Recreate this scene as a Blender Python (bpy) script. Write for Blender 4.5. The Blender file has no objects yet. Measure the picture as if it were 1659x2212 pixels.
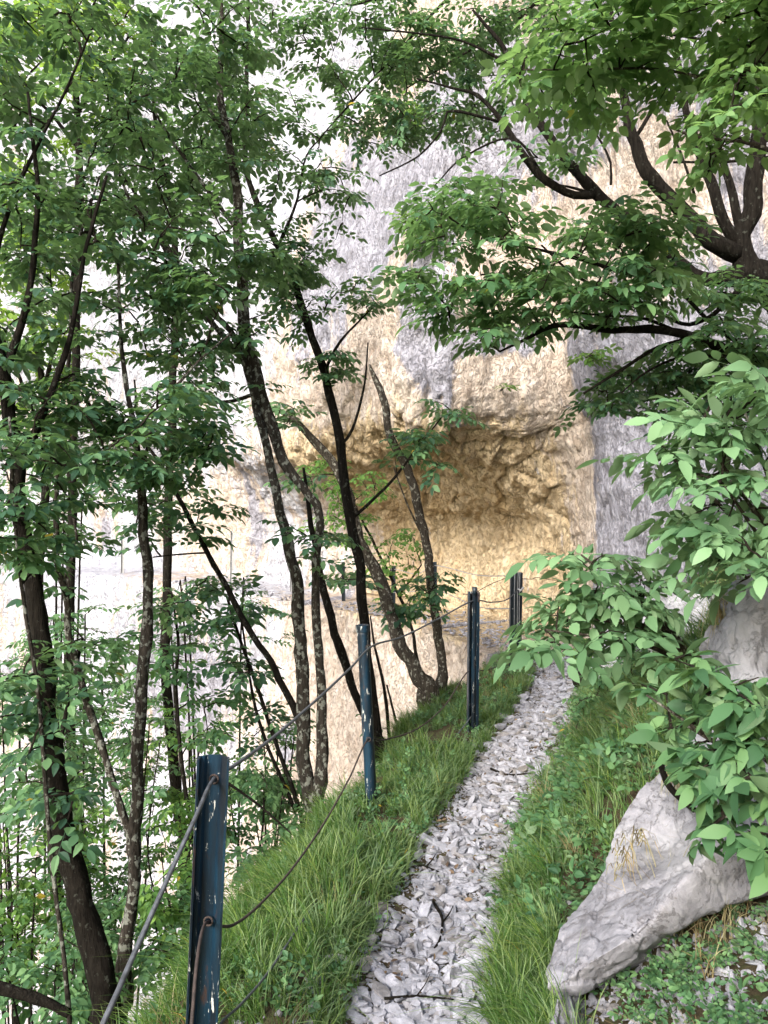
import bpy, math, random
import numpy as np
from mathutils import Vector

# ------------------------------------------------------------------ camera, world, light
C = bpy.context.scene
col = C.collection
F = 1600.0                      # focal length in layout units (photo read at 1659 x 2212)
CX, CY, EYE = 829.5, 1106.0, 1.6
cd = bpy.data.cameras.new('camera')
cam = bpy.data.objects.new('camera', cd); col.objects.link(cam)
cam.location = (0, 0, EYE); cam.rotation_euler = (math.radians(90), 0, 0)
cd.sensor_fit = 'VERTICAL'; cd.sensor_height = 36; cd.lens = 26.04
cd.clip_start = 0.05; cd.clip_end = 5000
C.camera = cam

SUN_EL, SUN_AZ = 33, 212        # azimuth measured clockwise from +Y: the light comes from the open valley side
w = bpy.data.worlds.new('World'); C.world = w; w.use_nodes = True
nt = w.node_tree
sky = nt.nodes.new('ShaderNodeTexSky'); sky.sky_type = 'NISHITA'; sky.sun_disc = False
sky.sun_elevation = math.radians(SUN_EL); sky.sun_rotation = math.radians(SUN_AZ)
sky.air_density = 1.0; sky.dust_density = 2.5; sky.ozone_density = 1.0
bg = nt.nodes['Background']; nt.links.new(sky.outputs[0], bg.inputs[0]); bg.inputs[1].default_value = 0.15
ld = bpy.data.lights.new('sun', 'SUN'); ld.energy = 2.3; ld.angle = math.radians(16); ld.color = (1, .975, .94)
sun = bpy.data.objects.new('sun', ld); col.objects.link(sun)
az, el = math.radians(SUN_AZ), math.radians(SUN_EL)
sd = Vector((math.sin(az) * math.cos(el), math.cos(az) * math.cos(el), math.sin(el)))
sun.rotation_euler = sd.to_track_quat('Z', 'Y').to_euler()
C.view_settings.view_transform = 'Standard'; C.view_settings.look = 'None'
C.view_settings.exposure = 1.68; C.view_settings.gamma = 1
C.cycles.max_bounces = 8; C.cycles.diffuse_bounces = 4; C.cycles.transmission_bounces = 4
C.cycles.transparent_max_bounces = 4; C.cycles.caustics_reflective = False; C.cycles.caustics_refractive = False

R = np.random.RandomState(7)
def W(px, py, Y): return np.array([(px - CX) / F * Y, Y, EYE - (py - CY) / F * Y])
def sstep(a, b, x): t = np.clip((x - a) / (b - a), 0, 1); return t * t * (3 - 2 * t)

# ------------------------------------------------------------------ noise
def _hash(ix, iy, iz, seed):
    h = (ix.astype(np.int64) * 374761393 + iy.astype(np.int64) * 668265263 + iz.astype(np.int64) * 2147483647 + seed * 144665) & 0xffffffff
    h = ((h ^ (h >> 13)) * 1274126177) & 0xffffffff
    h = ((h ^ (h >> 16)) * 2246822519) & 0xffffffff
    return ((h ^ (h >> 15)) & 0xffffff) / float(0xffffff)
def vnoise(x, y, z, seed=0):
    ix, iy, iz = np.floor(x), np.floor(y), np.floor(z)
    fx, fy, fz = x - ix, y - iy, z - iz
    fx, fy, fz = [f * f * f * (f * (f * 6 - 15) + 10) for f in (fx, fy, fz)]
    def g(a, b, c): return _hash(ix + a, iy + b, iz + c, seed)
    x00 = g(0,0,0)*(1-fx)+g(1,0,0)*fx; x10 = g(0,1,0)*(1-fx)+g(1,1,0)*fx
    x01 = g(0,0,1)*(1-fx)+g(1,0,1)*fx; x11 = g(0,1,1)*(1-fx)+g(1,1,1)*fx
    return ((x00*(1-fy)+x10*fy)*(1-fz)+(x01*(1-fy)+x11*fy)*fz)*2-1
def fbm(x, y, z, octv=4, seed=0, ridge=False):
    a, s, t = 1.0, 0.0, 0.0
    for k in range(octv):
        n = vnoise(x, y, z, seed + k)
        if ridge: n = 1 - 2 * np.abs(n)
        s = s + a * n; t += a; a *= .5; x = x * 2.03 + 7.1; y = y * 2.03 - 3.3; z = z * 2.03 + 1.7
    return s / t

def cells(x, y, z, seed=0):
    """angular blocks: a random height per cell, and the distance between the two nearest cell centres"""
    sh = x.shape; x, y, z = x.ravel(), y.ravel(), z.ravel(); ix, iy, iz = np.floor(x), np.floor(y), np.floor(z)
    f1 = np.full(len(x), 9.); f2 = f1.copy(); h = np.zeros(len(x))
    for a in (-1, 0, 1):
        for b in (-1, 0, 1):
            for c in (-1, 0, 1):
                cx, cy, cz = ix + a, iy + b, iz + c
                px, py, pz = cx + _hash(cx, cy, cz, seed), cy + _hash(cx, cy, cz, seed + 1), cz + _hash(cx, cy, cz, seed + 2)
                d = (px - x) ** 2 + (py - y) ** 2 + (pz - z) ** 2; n = d < f1
                # each block is a tilted facet, not a flat step
                hh = _hash(cx, cy, cz, seed + 3) + (x - px) * (_hash(cx, cy, cz, seed + 4) - .5) * 1.2 + (z - pz) * (_hash(cx, cy, cz, seed + 5) - .5) * 1.2
                f2 = np.where(n, f1, np.minimum(f2, d)); f1 = np.where(n, d, f1); h = np.where(n, hh, h)
    return h.reshape(sh), (np.sqrt(f2) - np.sqrt(f1)).reshape(sh)

# ------------------------------------------------------------------ mesh helpers
class MB:
    def __init__(s): s.V = []; s.Fq = []; s.Ft = []; s.n = 0
    def add(s, V, q=None, t=None):
        V = np.asarray(V, float).reshape(-1, 3)
        if q is not None and len(q): s.Fq.append(np.asarray(q, int).reshape(-1, 4) + s.n)
        if t is not None and len(t): s.Ft.append(np.asarray(t, int).reshape(-1, 3) + s.n)
        s.V.append(V); s.n += len(V)
    def build(s, name, mat, parent=None, smooth=True, extra=None):
        if not s.n: return None
        V = np.concatenate(s.V); org = np.zeros(3); p_ = parent
        while p_ is not None: org = org + np.array(p_.location); p_ = p_.parent
        V = V - org
        q = np.concatenate(s.Fq) if s.Fq else np.zeros((0, 4), int)
        t = np.concatenate(s.Ft) if s.Ft else np.zeros((0, 3), int)
        me = bpy.data.meshes.new(name)
        me.vertices.add(len(V)); me.vertices.foreach_set('co', V.astype(np.float32).ravel())
        nl = q.size + t.size
        me.loops.add(nl); me.loops.foreach_set('vertex_index', np.concatenate([q.ravel(), t.ravel()]).astype(np.int32))
        me.polygons.add(len(q) + len(t))
        st = np.concatenate([np.arange(len(q)) * 4, q.size + np.arange(len(t)) * 3]).astype(np.int32)
        me.polygons.foreach_set('loop_start', st)
        me.update(calc_edges=True)
        me.polygons.foreach_set('use_smooth', np.full(len(q) + len(t), smooth))
        me.materials.append(mat)
        if extra is not None:                                       # twigs share the crown's mesh with their own bark
            n_q, n_t, m2 = extra; me.materials.append(m2)
            mi = np.zeros(len(q) + len(t), np.int32); mi[:n_q] = 1; mi[len(q):len(q) + n_t] = 1; me.polygons.foreach_set('material_index', mi)
        o = bpy.data.objects.new(name, me); col.objects.link(o)
        if parent is not None: o.parent = parent
        return o
def tag(o, label=None, cat=None, group=None, kind=None):
    for k, v in (('label', label), ('category', cat), ('group', group), ('kind', kind)):
        if v: o[k] = v
    return o
def thing(name, loc, label, cat, group=None):
    o = bpy.data.objects.new(name, None); col.objects.link(o); o.empty_display_size = .1
    o.location = tuple(loc)
    return tag(o, label, cat, group)
def recenter(o):
    """put a one-mesh thing's origin at the foot of its mesh"""
    me = o.data; n = len(me.vertices); a = np.empty(n * 3, np.float32); me.vertices.foreach_get('co', a); a = a.reshape(-1, 3)
    c = np.array([(a[:, 0].min() + a[:, 0].max()) / 2, (a[:, 1].min() + a[:, 1].max()) / 2, a[:, 2].min()])
    me.vertices.foreach_set('co', (a - c).astype(np.float32).ravel()); o.location = tuple(c); me.update(); return o
def spline(P, n):
    P = np.asarray(P, float)
    if len(P) == 2: t = np.linspace(0, 1, n)[:, None]; return P[0] * (1 - t) + P[1] * t
    E = np.vstack([2 * P[0] - P[1], P, 2 * P[-1] - P[-2]])
    seg = np.linalg.norm(np.diff(P[:, :3], axis=0), axis=1); s = np.concatenate([[0], np.cumsum(seg)])
    out = []
    for u in np.linspace(0, s[-1], n):
        i = min(int(np.searchsorted(s, u, 'right')) - 1, len(P) - 2); t = (u - s[i]) / max(seg[i], 1e-9)
        a, b, c, d = E[i], E[i + 1], E[i + 2], E[i + 3]
        out.append(.5 * ((2 * b) + (-a + c) * t + (2 * a - 5 * b + 4 * c - d) * t * t + (-a + 3 * b - 3 * c + d) * t ** 3))
    return np.array(out)
def tube(mb, P, r, sides=6, rough=0.0, cap=True, seed=0):
    P = np.asarray(P, float); n = len(P); r = np.broadcast_to(np.asarray(r, float), (n,))
    T = np.gradient(P, axis=0); T /= np.linalg.norm(T, axis=1)[:, None] + 1e-12
    ref = np.array([1., 0, 0]) if abs(T[0, 0]) < .8 else np.array([0, 1., 0])
    N = np.empty_like(P); nn = np.cross(T[0], ref)
    for i in range(n):
        nn = nn - T[i] * nn.dot(T[i]); nn /= np.linalg.norm(nn) + 1e-12; N[i] = nn
    B = np.cross(T, N); a = np.arange(sides) * 2 * math.pi / sides
    rr = r[:, None] * np.ones(sides)[None]
    if rough:
        ca, sa = np.cos(a)[None] * 1.3, np.sin(a)[None] * 1.3
        L = (np.arange(n) * np.linalg.norm(np.diff(P, axis=0), axis=1).mean())[:, None] / (r.mean() * 3)
        rr = rr * (1 + rough * fbm(ca + L * 0, sa + L * 0, L + 0 * ca, 3, seed + 11))
    V = P[:, None] + rr[..., None] * (np.cos(a)[None, :, None] * N[:, None] + np.sin(a)[None, :, None] * B[:, None])
    i = np.arange(n - 1)[:, None] * sides; j = np.arange(sides)[None]; k = (j + 1) % sides
    q = np.stack([i + j, i + k, i + sides + k, i + sides + j], -1).reshape(-1, 4)
    V = V.reshape(-1, 3); t = []
    if cap:
        V = np.vstack([V, P[:1], P[-1:]]); c0, c1 = n * sides, n * sides + 1
        for jj in range(sides):
            kk = (jj + 1) % sides; t += [(c0, kk, jj), (c1, (n - 1) * sides + jj, (n - 1) * sides + kk)]
    mb.add(V, q, t)

# ------------------------------------------------------------------ materials
def mat(name, rough=.8, spec=.3):
    m = bpy.data.materials.new(name); m.use_nodes = True; b = m.node_tree.nodes['Principled BSDF']
    b.inputs['Roughness'].default_value = rough; b.inputs['Specular IOR Level'].default_value = spec
    return m, m.node_tree, b
class NT:
    def __init__(s, t): s.t = t
    def n(s, typ, **k):
        x = s.t.nodes.new(typ)
        for a, v in k.items(): setattr(x, a, v)
        return x
    def l(s, a, b): s.t.links.new(a, b)
    def coord(s, scale=(1, 1, 1), which='Object', rot=(0, 0, 0)):
        tc = s.n('ShaderNodeTexCoord'); mp = s.n('ShaderNodeMapping'); mp.inputs['Scale'].default_value = scale; mp.inputs['Rotation'].default_value = rot
        s.l(tc.outputs[which], mp.inputs[0]); return mp.outputs[0]
    def geo(s, scale=(1, 1, 1)):
        g = s.n('ShaderNodeNewGeometry'); mp = s.n('ShaderNodeMapping'); mp.inputs['Scale'].default_value = scale
        s.l(g.outputs['Position'], mp.inputs[0]); return mp.outputs[0]
    def noise(s, vec, sc, det=6, rough=.6, dist=0):
        x = s.n('ShaderNodeTexNoise'); x.inputs['Scale'].default_value = sc; x.inputs['Detail'].default_value = det
        x.inputs['Roughness'].default_value = rough; x.inputs['Distortion'].default_value = dist; s.l(vec, x.inputs['Vector']); return x.outputs['Fac']
    def ramp(s, f, stops):
        x = s.n('ShaderNodeValToRGB'); e = x.color_ramp.elements
        while len(e) < len(stops): e.new(.5)
        for k, (p, c) in enumerate(stops):
            e[k].position = p; e[k].color = (c, c, c, 1) if not isinstance(c, tuple) else (*c, 1)
        s.l(f, x.inputs[0]); return x.outputs[0]
    def mix(s, f, a, b, mode='MIX'):
        x = s.n('ShaderNodeMix', data_type='RGBA', blend_type=mode)
        for v, i in ((f, 0), (a, 6), (b, 7)):
            if isinstance(v, (int, float)): x.inputs[i].default_value = v
            elif isinstance(v, tuple): x.inputs[i].default_value = (*v, 1)
            else: s.l(v, x.inputs[i])
        return x.outputs[2]
    def math(s, op, a, b=0.0):
        x = s.n('ShaderNodeMath', operation=op)
        for v, i in ((a, 0), (b, 1)):
            if isinstance(v, (int, float)): x.inputs[i].default_value = v
            else: s.l(v, x.inputs[i])
        return x.outputs[0]
    def bump(s, h, b, strength=.5, dist=.02):
        x = s.n('ShaderNodeBump'); x.inputs['Strength'].default_value = strength; x.inputs['Distance'].default_value = dist
        s.l(h, x.inputs['Height']); s.l(x.outputs[0], b.inputs['Normal'])

def leaf_mat(name, c0, c1, c2, trans, tw=.4, rough=.6):
    """c0..c2: dark, mid and fresh leaf green; trans: colour of light passing through"""
    m, t, b = mat(name, rough, .35); N = NT(t)
    g = N.n('ShaderNodeNewGeometry'); cl = N.noise(N.geo(), 2.2, 3, .5)
    rnd = g.outputs['Random Per Island']
    f = N.math('ADD', N.math('MULTIPLY', rnd, .75), N.math('MULTIPLY', cl, .45))
    c = N.ramp(f, [(.2, c0), (.62, c1), (.97, c2)])
    under = N.mix(.35, c, (.22, .27, .17)); c = N.mix(g.outputs['Backfacing'], c, under)
    yel = N.math('GREATER_THAN', rnd, .9988); c = N.mix(yel, c, (.38, .27, .03))
    N.l(c, b.inputs['Base Color'])
    tr = N.n('ShaderNodeBsdfTranslucent'); N.l(N.mix(.6, c, trans), tr.inputs[0])
    ms = N.n('ShaderNodeMixShader'); ms.inputs[0].default_value = tw
    N.l(b.outputs[0], ms.inputs[1]); N.l(tr.outputs[0], ms.inputs[2]); N.l(ms.outputs[0], t.nodes['Material Output'].inputs[0])
    return m
M = {}
M['leaf_dark'] = leaf_mat('leaf_dark_green', (.012, .04, .024), (.036, .096, .05), (.12, .225, .095), (.16, .32, .06), .42)
M['leaf_mid'] = leaf_mat('leaf_mid_green', (.03, .08, .036), (.07, .16, .066), (.15, .27, .105), (.19, .36, .075), .44)
M['leaf_fresh'] = leaf_mat('leaf_fresh_green', (.032, .085, .022), (.075, .17, .038), (.17, .29, .06), (.24, .42, .05), .45)
M['leaf_pale'] = leaf_mat('leaf_pale_green', (.06, .135, .06), (.12, .225, .105), (.19, .32, .155), (.2, .37, .1), .38)
M['leaf_sunny'] = leaf_mat('leaf_backlit_green', (.05, .12, .02), (.11, .22, .035), (.24, .37, .06), (.34, .52, .05), .6)  # backlight painted in: brighter, yellower leaf colour for the upper left crowns
M['leaf_top'] = leaf_mat('leaf_pale_translucent', (.055, .125, .04), (.11, .22, .075), (.19, .32, .12), (.24, .42, .08), .5)
M['grass'] = leaf_mat('grass_blades', (.024, .07, .016), (.068, .155, .028), (.2, .27, .065), (.18, .32, .04), .4, .6)
M['dry'] = leaf_mat('dry_grass', (.16, .11, .05), (.25, .18, .08), (.34, .27, .13), (.3, .22, .08), .3, .7)

M['litter'] = leaf_mat('leaf_litter', (.05, .032, .02), (.11, .07, .04), (.2, .14, .08), (.1, .06, .03), .15, .8)

def bark_mat(name, a, b_, lichen, amt):
    m, t, b = mat(name, .95, .05); N = NT(t)
    v = N.geo((26, 26, 5)); f = N.noise(v, 2.2, 8, .75, .5)
    c = N.mix(N.ramp(f, [(.35, 0.), (.7, 1.)]), a, b_)
    sp = N.ramp(N.noise(N.geo((1, 1, .8)), 34, 4, .6), [(.66 - amt, 0.), (.72 - amt, 1.)])
    c = N.mix(sp, c, lichen); N.l(c, b.inputs['Base Color']); N.bump(f, b, 1., .035); return m
M['bark_dark'] = bark_mat('bark_dark', (.006, .005, .004), (.028, .024, .019), (.06, .062, .05), .06)
M['bark_lichen'] = bark_mat('bark_with_lichen', (.016, .0135, .011), (.075, .064, .052), (.22, .225, .19), .13)
M['bark_grey'] = bark_mat('bark_grey', (.03, .026, .02), (.12, .1, .08), (.3, .29, .24), .1)
M['twig'] = bark_mat('twig_bark', (.015, .012, .01), (.05, .04, .03), (.09, .09, .06), .02)

# cliff rock: mineral colours by stain masks stored per vertex (grey, ochre, white)
m, t, b = mat('limestone_cliff', .92, .15); N = NT(t); M['cliff'] = m
at = N.n('ShaderNodeVertexColor'); at.layer_name = 'stain'
sep = N.n('ShaderNodeSeparateColor'); N.l(at.outputs[0], sep.inputs[0])
n1 = N.noise(N.geo((1, 1, .35)), 3.2, 9, .68, .6); n2 = N.noise(N.geo((1, 1, .7)), 6, 8, .66, .3); n3 = N.noise(N.geo((3.2, 3.2, .28)), 1.4, 7, .68, .7)
warm = N.mix(N.ramp(n2, [(.3, 0.), (.72, 1.)]), (.37, .29, .225), (.59, .52, .45))
ochre = N.mix(N.ramp(n1, [(.3, 0.), (.7, 1.)]), (.45, .33, .19), (.64, .525, .36))
greyc = N.mix(N.ramp(n2, [(.32, 0.), (.68, 1.)]), (.16, .155, .175), (.38, .375, .42))
white = N.mix(N.ramp(n3, [(.35, 0.), (.65, 1.)]), (.31, .315, .36), (.54, .54, .575))
def brk(ch, lo=.36, hi=.64):
    x = N.math('ADD', ch, N.math('MULTIPLY', N.math('SUBTRACT', n3, .5), 1.9)); x = N.math('ADD', x, N.math('MULTIPLY', N.math('SUBTRACT', n1, .5), 1.6))
    return N.ramp(x, [(lo, 0.), (hi, 1.)])
c = N.mix(brk(sep.outputs[1]), warm, ochre); c = N.mix(brk(sep.outputs[2]), c, white); c = N.mix(brk(sep.outputs[0]), c, greyc)
pit = N.ramp(N.noise(N.geo((1, 1, .6)), 17, 5, .65, 1.2), [(.3, 1.), (.4, 0.)]); c = N.mix(N.math('MULTIPLY', pit, .35), c, (.2, .15, .11))
strk = N.ramp(N.noise(N.geo((7, 7, .35)), 1.5, 4, .6), [(.6, 0.), (.75, 1.)]); c = N.mix(N.math('MULTIPLY', strk, .45), c, (.2, .19, .2))
crk = N.ramp(N.noise(N.geo((1, 1, .7)), 5.5, 9, .72, 2.2), [(.485, 0.), (.5, 1.), (.515, 0.)]); c = N.mix(N.math('MULTIPLY', crk, .32), c, (.11, .075, .045))
grit = N.noise(N.geo((1, 1, .5)), 40, 4, .7); c = N.mix(.07, c, N.mix(N.ramp(grit, [(.35, 0.), (.65, 1.)]), (.2, .17, .15), (.8, .78, .76)), 'OVERLAY')
N.l(c, b.inputs['Base Color'])
h = N.math('ADD', N.math('MULTIPLY', n2, 1.), N.math('MULTIPLY', N.noise(N.geo((1, 1, .7)), 4.5, 5, .6), 1.6)); h = N.math('SUBTRACT', h, N.math('MULTIPLY', crk, .35)); N.bump(h, b, .9, .09)

def stone_mat(name, a, b_, d, island=True, sc=1.):
    m, t, b = mat(name, .85, .25); N = NT(t)
    n = N.noise(N.geo(), 16 * sc, 9, .75, .3); c = N.mix(N.ramp(n, [(.3, 0.), (.7, 1.)]), a, b_)
    if island:
        g = N.n('ShaderNodeNewGeometry'); c = N.mix(N.ramp(g.outputs['Random Per Island'], [(.0, 0.), (.12, .75), (.3, .1), (1., 0.)]), c, d)
    else: c = N.mix(N.ramp(N.noise(N.geo((1, 1, 1)), 7, 6, .7), [(.56, 0.), (.72, .8)]), c, d)
    cr = N.ramp(N.noise(N.geo((1, 1, 1)), 42 * sc, 4, .6, 1.), [(.3, .7), (.38, 0.)]); c = N.mix(cr, c, (.12, .11, .1))
    if not island:
        k2 = N.ramp(N.noise(N.geo((1, 1, 1.6)), 3.2, 8, .7, .4), [(.492, 0.), (.5, .5), (.508, 0.)]); c = N.mix(k2, c, (.07, .06, .055))
        n = N.math('SUBTRACT', n, N.math('MULTIPLY', k2, .5)); pale = N.ramp(N.noise(N.geo((1, 1, 1)), 2.5, 5, .6), [(.5, 0.), (.6, .5)]); c = N.mix(pale, c, (.34, .335, .34))
    N.l(c, b.inputs['Base Color']); N.bump(n, b, .8, .015); return m
M['gravel'] = stone_mat('gravel_limestone', (.12, .12, .135), (.38, .38, .42), (.10, .08, .055))
M['slab'] = stone_mat('slab_limestone', (.13, .128, .14), (.28, .275, .295), (.08, .07, .065), False)
M['wetrock'] = stone_mat('grey_bank_rock', (.2, .2, .22), (.4, .4, .44), (.1, .09, .09), False)

m, t, b = mat('soil', .95, .1); N = NT(t); M['soil'] = m
n = N.noise(N.geo(), 9, 9, .7); c = N.ramp(n, [(.3, (.045, .032, .02)), (.5, (.075, .06, .035)), (.62, (.06, .08, .03)), (.8, (.3, .27, .24))])
N.l(c, b.inputs['Base Color']); N.bump(N.noise(N.geo(), 34, 8, .75), b, 1., .03)
m, t, b = mat('valley_woods', 1, 0); N = NT(t); M['valley'] = m
N.l(N.ramp(N.noise(N.geo(), .3, 6, .7), [(.3, (.02, .045, .015)), (.7, (.06, .1, .03))]), b.inputs['Base Color'])

m, t, b = mat('blue_post_paint', .42, .5); N = NT(t); M['post'] = m
n = N.noise(N.geo((1, 1, .22)), 60, 6, .7, .5); base = N.mix(N.ramp(N.noise(N.geo((1, 1, .1)), 26, 5, .6), [(.42, 0.), (.68, 1.)]), (.0025, .006, .011), (.003, .024, .046))
chip = N.ramp(n, [(.61, 0.), (.63, 1.)]); c = N.mix(chip, base, (.42, .42, .38))
rust = N.ramp(N.noise(N.geo((1, 1, .25)), 38, 6, .7, .2), [(.58, 0.), (.7, .7)]); c = N.mix(rust, c, (.05, .022, .012))
N.l(c, b.inputs['Base Color']); N.bump(n, b, .5, .004)
m, t, b = mat('dark_post_paint', .45, .5); N = NT(t); M['post_dark'] = m
n = N.noise(N.geo((1, 1, .25)), 45, 6, .7, .5); c = N.mix(N.ramp(n, [(.68, 0.), (.72, 1.)]), (.008, .016, .024), (.4, .42, .42)); N.l(c, b.inputs['Base Color'])
def metal(name, c0, c1, rough, met):
    m, t, b = mat(name, rough, .5); N = NT(t); b.inputs['Metallic'].default_value = met
    n = N.noise(N.geo(), 50, 5, .7); N.l(N.mix(N.ramp(n, [(.35, 0.), (.65, 1.)]), c0, c1), b.inputs['Base Color'])
    wv = N.n('ShaderNodeTexWave', wave_type='BANDS', bands_direction='DIAGONAL'); wv.inputs['Scale'].default_value = 190; N.l(N.geo(), wv.inputs[0]); N.bump(wv.outputs['Fac'], b, .5, .002)
    return m
M['cable'] = metal('steel_cable', (.05, .055, .06), (.12, .13, .145), .55, .4)
M['rusty'] = metal('rusty_cable', (.018, .013, .011), (.055, .036, .029), .75, .1)
M['wire'] = metal('thin_wire', (.3, .3, .3), (.45, .45, .45), .45, .6)

# ------------------------------------------------------------------ plan of the path and ground
path_pts = np.array([(-.25, -4.), (-.12, -1.), (-.02, .8), (.04, 1.6), (.11, 2.3), (.224, 2.86), (.455, 3.69), (.81, 4.7), (1.22, 5.77), (1.64, 7.0), (1.8, 7.9), (1.8, 8.7), (1.65, 9.6)])
PP = spline(np.c_[path_pts, np.zeros(len(path_pts))], 260)[:, :2]
PT = np.gradient(PP, axis=0); PT /= np.linalg.norm(PT, axis=1)[:, None]
PW = np.interp(PP[:, 1], [0, 2.3, 4, 5.5, 7, 8, 10], [.24, .22, .2, .23, .2, .28, .45])
def path_d(x, y):
    sh = x.shape; x = x.ravel(); y = y.ravel(); out = np.empty(len(x)); idx = np.empty(len(x), int)
    for s in range(0, len(x), 20000):
        dx = x[s:s+20000, None] - PP[None, :, 0]; dy = y[s:s+20000, None] - PP[None, :, 1]
        i = np.argmin(dx * dx + dy * dy, 1); k = np.arange(len(i))
        cr = PT[i, 1] * dx[k, i] - PT[i, 0] * dy[k, i]
        out[s:s+20000] = np.sqrt(dx[k, i] ** 2 + dy[k, i] ** 2) * np.sign(cr + 1e-9); idx[s:s+20000] = i
    return out.reshape(sh), idx.reshape(sh)
def ground(x, y):
    x = np.asarray(x, float); y = np.asarray(y, float)
    d, i = path_d(x, y); wd = PW[i]
    L = np.maximum(-d - wd, 0); Rr = np.maximum(d - wd, 0)
    z = .03 * sstep(.0, .15, L) - .22 * sstep(.25, 1.0, L) - (1.15 + 2.6 * sstep(4.6, 6.2, y)) * np.maximum(L - .62 - .25 * sstep(4.8, 6, y) + .62 * sstep(7.0, 7.8, y), 0)
    z = np.maximum(z, -15)
    z = z + .35 * np.minimum(Rr, .2) + (1.05 - .62 * sstep(3.3, 2.7, y) * sstep(-1, 1.2, y)) * np.clip(Rr - .14, 0, .75) + 1.05 * np.maximum(Rr - .89, 0) - .45 * np.maximum(Rr - 2.0, 0)
    z = z - .06 * sstep(.5, 0, np.abs(d) / (wd + .05)) * 0
    n = fbm(x * 1.3, y * 1.3, x * 0, 4, 3); z = z + n * (.02 + .09 * sstep(0, .8, L + Rr)) + .05 * fbm(x * 6, y * 6, x * 0, 3, 9) * sstep(0, .3, L + Rr)
    far = sstep(8.1, 8.8, y); z = z * (1 - far) + np.minimum(z, -.3 - 2.5 * sstep(.05, .35, L)) * far
    return z
gx = np.concatenate([np.linspace(-40, -5, 30), np.linspace(-4.8, -2.2, 60), np.linspace(-2.17, 2.4, 230), np.linspace(2.45, 6, 50)])
gy = np.concatenate([np.linspace(-8, 1, 50), np.linspace(1.04, 9.6, 330), np.linspace(9.7, 24, 60)])
X, Yg = np.meshgrid(gx, gy, indexing='ij'); Z = ground(X, Yg)
def grid_faces(a, b, flip=False):
    i = np.arange(a - 1)[:, None] * b; j = np.arange(b - 1)[None]; k = i + j
    q = np.stack([k, k + b, k + b + 1, k + 1], -1).reshape(-1, 4)
    return q[:, ::-1] if flip else q
mb = MB(); mb.add(np.stack([X, Yg, Z], -1), grid_faces(*X.shape)); tag(mb.build('hillside', M['soil']), 'steep earth hillside carrying the narrow footpath', kind='structure')
mb = MB(); mb.add([(-900, -900, -16), (900, -900, -16), (900, 1500, -16), (-900, 1500, -16)], [(0, 1, 2, 3)])
tag(mb.build('ground', M['valley']), 'wooded valley ground far below the path', kind='structure')

# ------------------------------------------------------------------ the cliff with its hollow and ledge
foot = np.array([(9, -6), (6.8, 0), (5.2, 3.4), (3.7, 5.6), (2.95, 6.9), (2.62, 7.8), (2.5, 8.5), (2.4, 9.3), (2.0, 10.4), (1.25, 11.8), (.1, 13.3), (-1.5, 14.9), (-3.9, 16.7), (-7, 18.3), (-11, 19.3), (-16, 19.2), (-24, 17), (-36, 12)], float)
fs = spline(np.c_[foot, np.zeros(len(foot))], 2000)[:, :2]
fl = np.concatenate([[0], np.cumsum(np.linalg.norm(np.diff(fs, axis=0), axis=1))])
def at_y(y): return fl[np.argmin(np.abs(fs[:, 1] - y) + (fs[:, 0] < -9) * 99)]
sA, sB, sC = at_y(7.0), at_y(13.5), at_y(18.3)
us = np.concatenate([np.linspace(0, sA, 90)[:-1], np.linspace(sA, sB, 400)[:-1], np.linspace(sB, sC, 200)[:-1], np.linspace(sC, fl[-1], 130)])
fx, fy = np.interp(us, fl, fs[:, 0]), np.interp(us, fl, fs[:, 1])
tx, ty = np.gradient(fx, us), np.gradient(fy, us)
def smooth1(a, k): 
    for _ in range(k): a = np.convolve(np.pad(a, 6, 'edge'), np.ones(13) / 13, 'valid')
    return a
tx, ty = smooth1(tx, 4), smooth1(ty, 4); ln = np.hypot(tx, ty); nx, ny = -ty / ln, tx / ln     # towards the open side
cave = sstep(at_y(8.75), at_y(9.9), us) * (1 - .8 * sstep(at_y(12.6), at_y(17.2), us))
Ew = np.interp(us, [0, at_y(7), at_y(8), at_y(9), at_y(11), at_y(15), at_y(17), fl[-1]], [.6, .8, 1.1, 1.3, 1.3, 1.3, 1.5, 1.6])
zl = np.interp(us, [0, at_y(8), at_y(11), at_y(14), at_y(17), fl[-1]], [-.4, -.07, .0, -.05, .2, .3])
lipz = np.interp(us, [0, at_y(9), at_y(9.8), at_y(12), at_y(15), at_y(17), fl[-1]], [3., 3.05, 2.9, 2.55, 2.6, 3.2, 3.6])
prof = []
for k in range(len(us)):
    c, E, z0, lz = cave[k], Ew[k], zl[k], lipz[k]
    prof.append([(E + 5, -17), (E + 1.6, -9), (E + .55, -4), (E + .2, -1.2), (E + .05, z0 - .15), (E - .08, z0), (E * .5, z0 + .03), (.1, z0 + .06), (0, z0 + .3),
                 (-.2 * c, .9), (-.1 * c, 1.5), (.25 * c, lz - .85), (.8 * c, lz - .4), (1.35 * c + .05, lz - .2), (1.75 * c + .12, lz + .0), (1.85 * c + .2, lz + .45),
                 (1.65 * c + .35, lz + 1.6), (1.15 * c + .55, 6.0), (.9, 9), (1.1, 13), (.6, 18), (-.5, 24), (-4, 32)])
prof = np.array(prof)
lens = np.linalg.norm(np.diff(prof[len(us) // 2], axis=0), axis=1)
cnt = np.array([16, 26, 34, 26, 10, 6, 10, 8, 12, 24, 22, 30, 34, 22, 16, 26, 44, 60, 60, 40, 24, 12])
tt = np.concatenate([k + np.linspace(0, 1, c_, endpoint=False) for k, c_ in enumerate(cnt)] + [[22.]])
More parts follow.
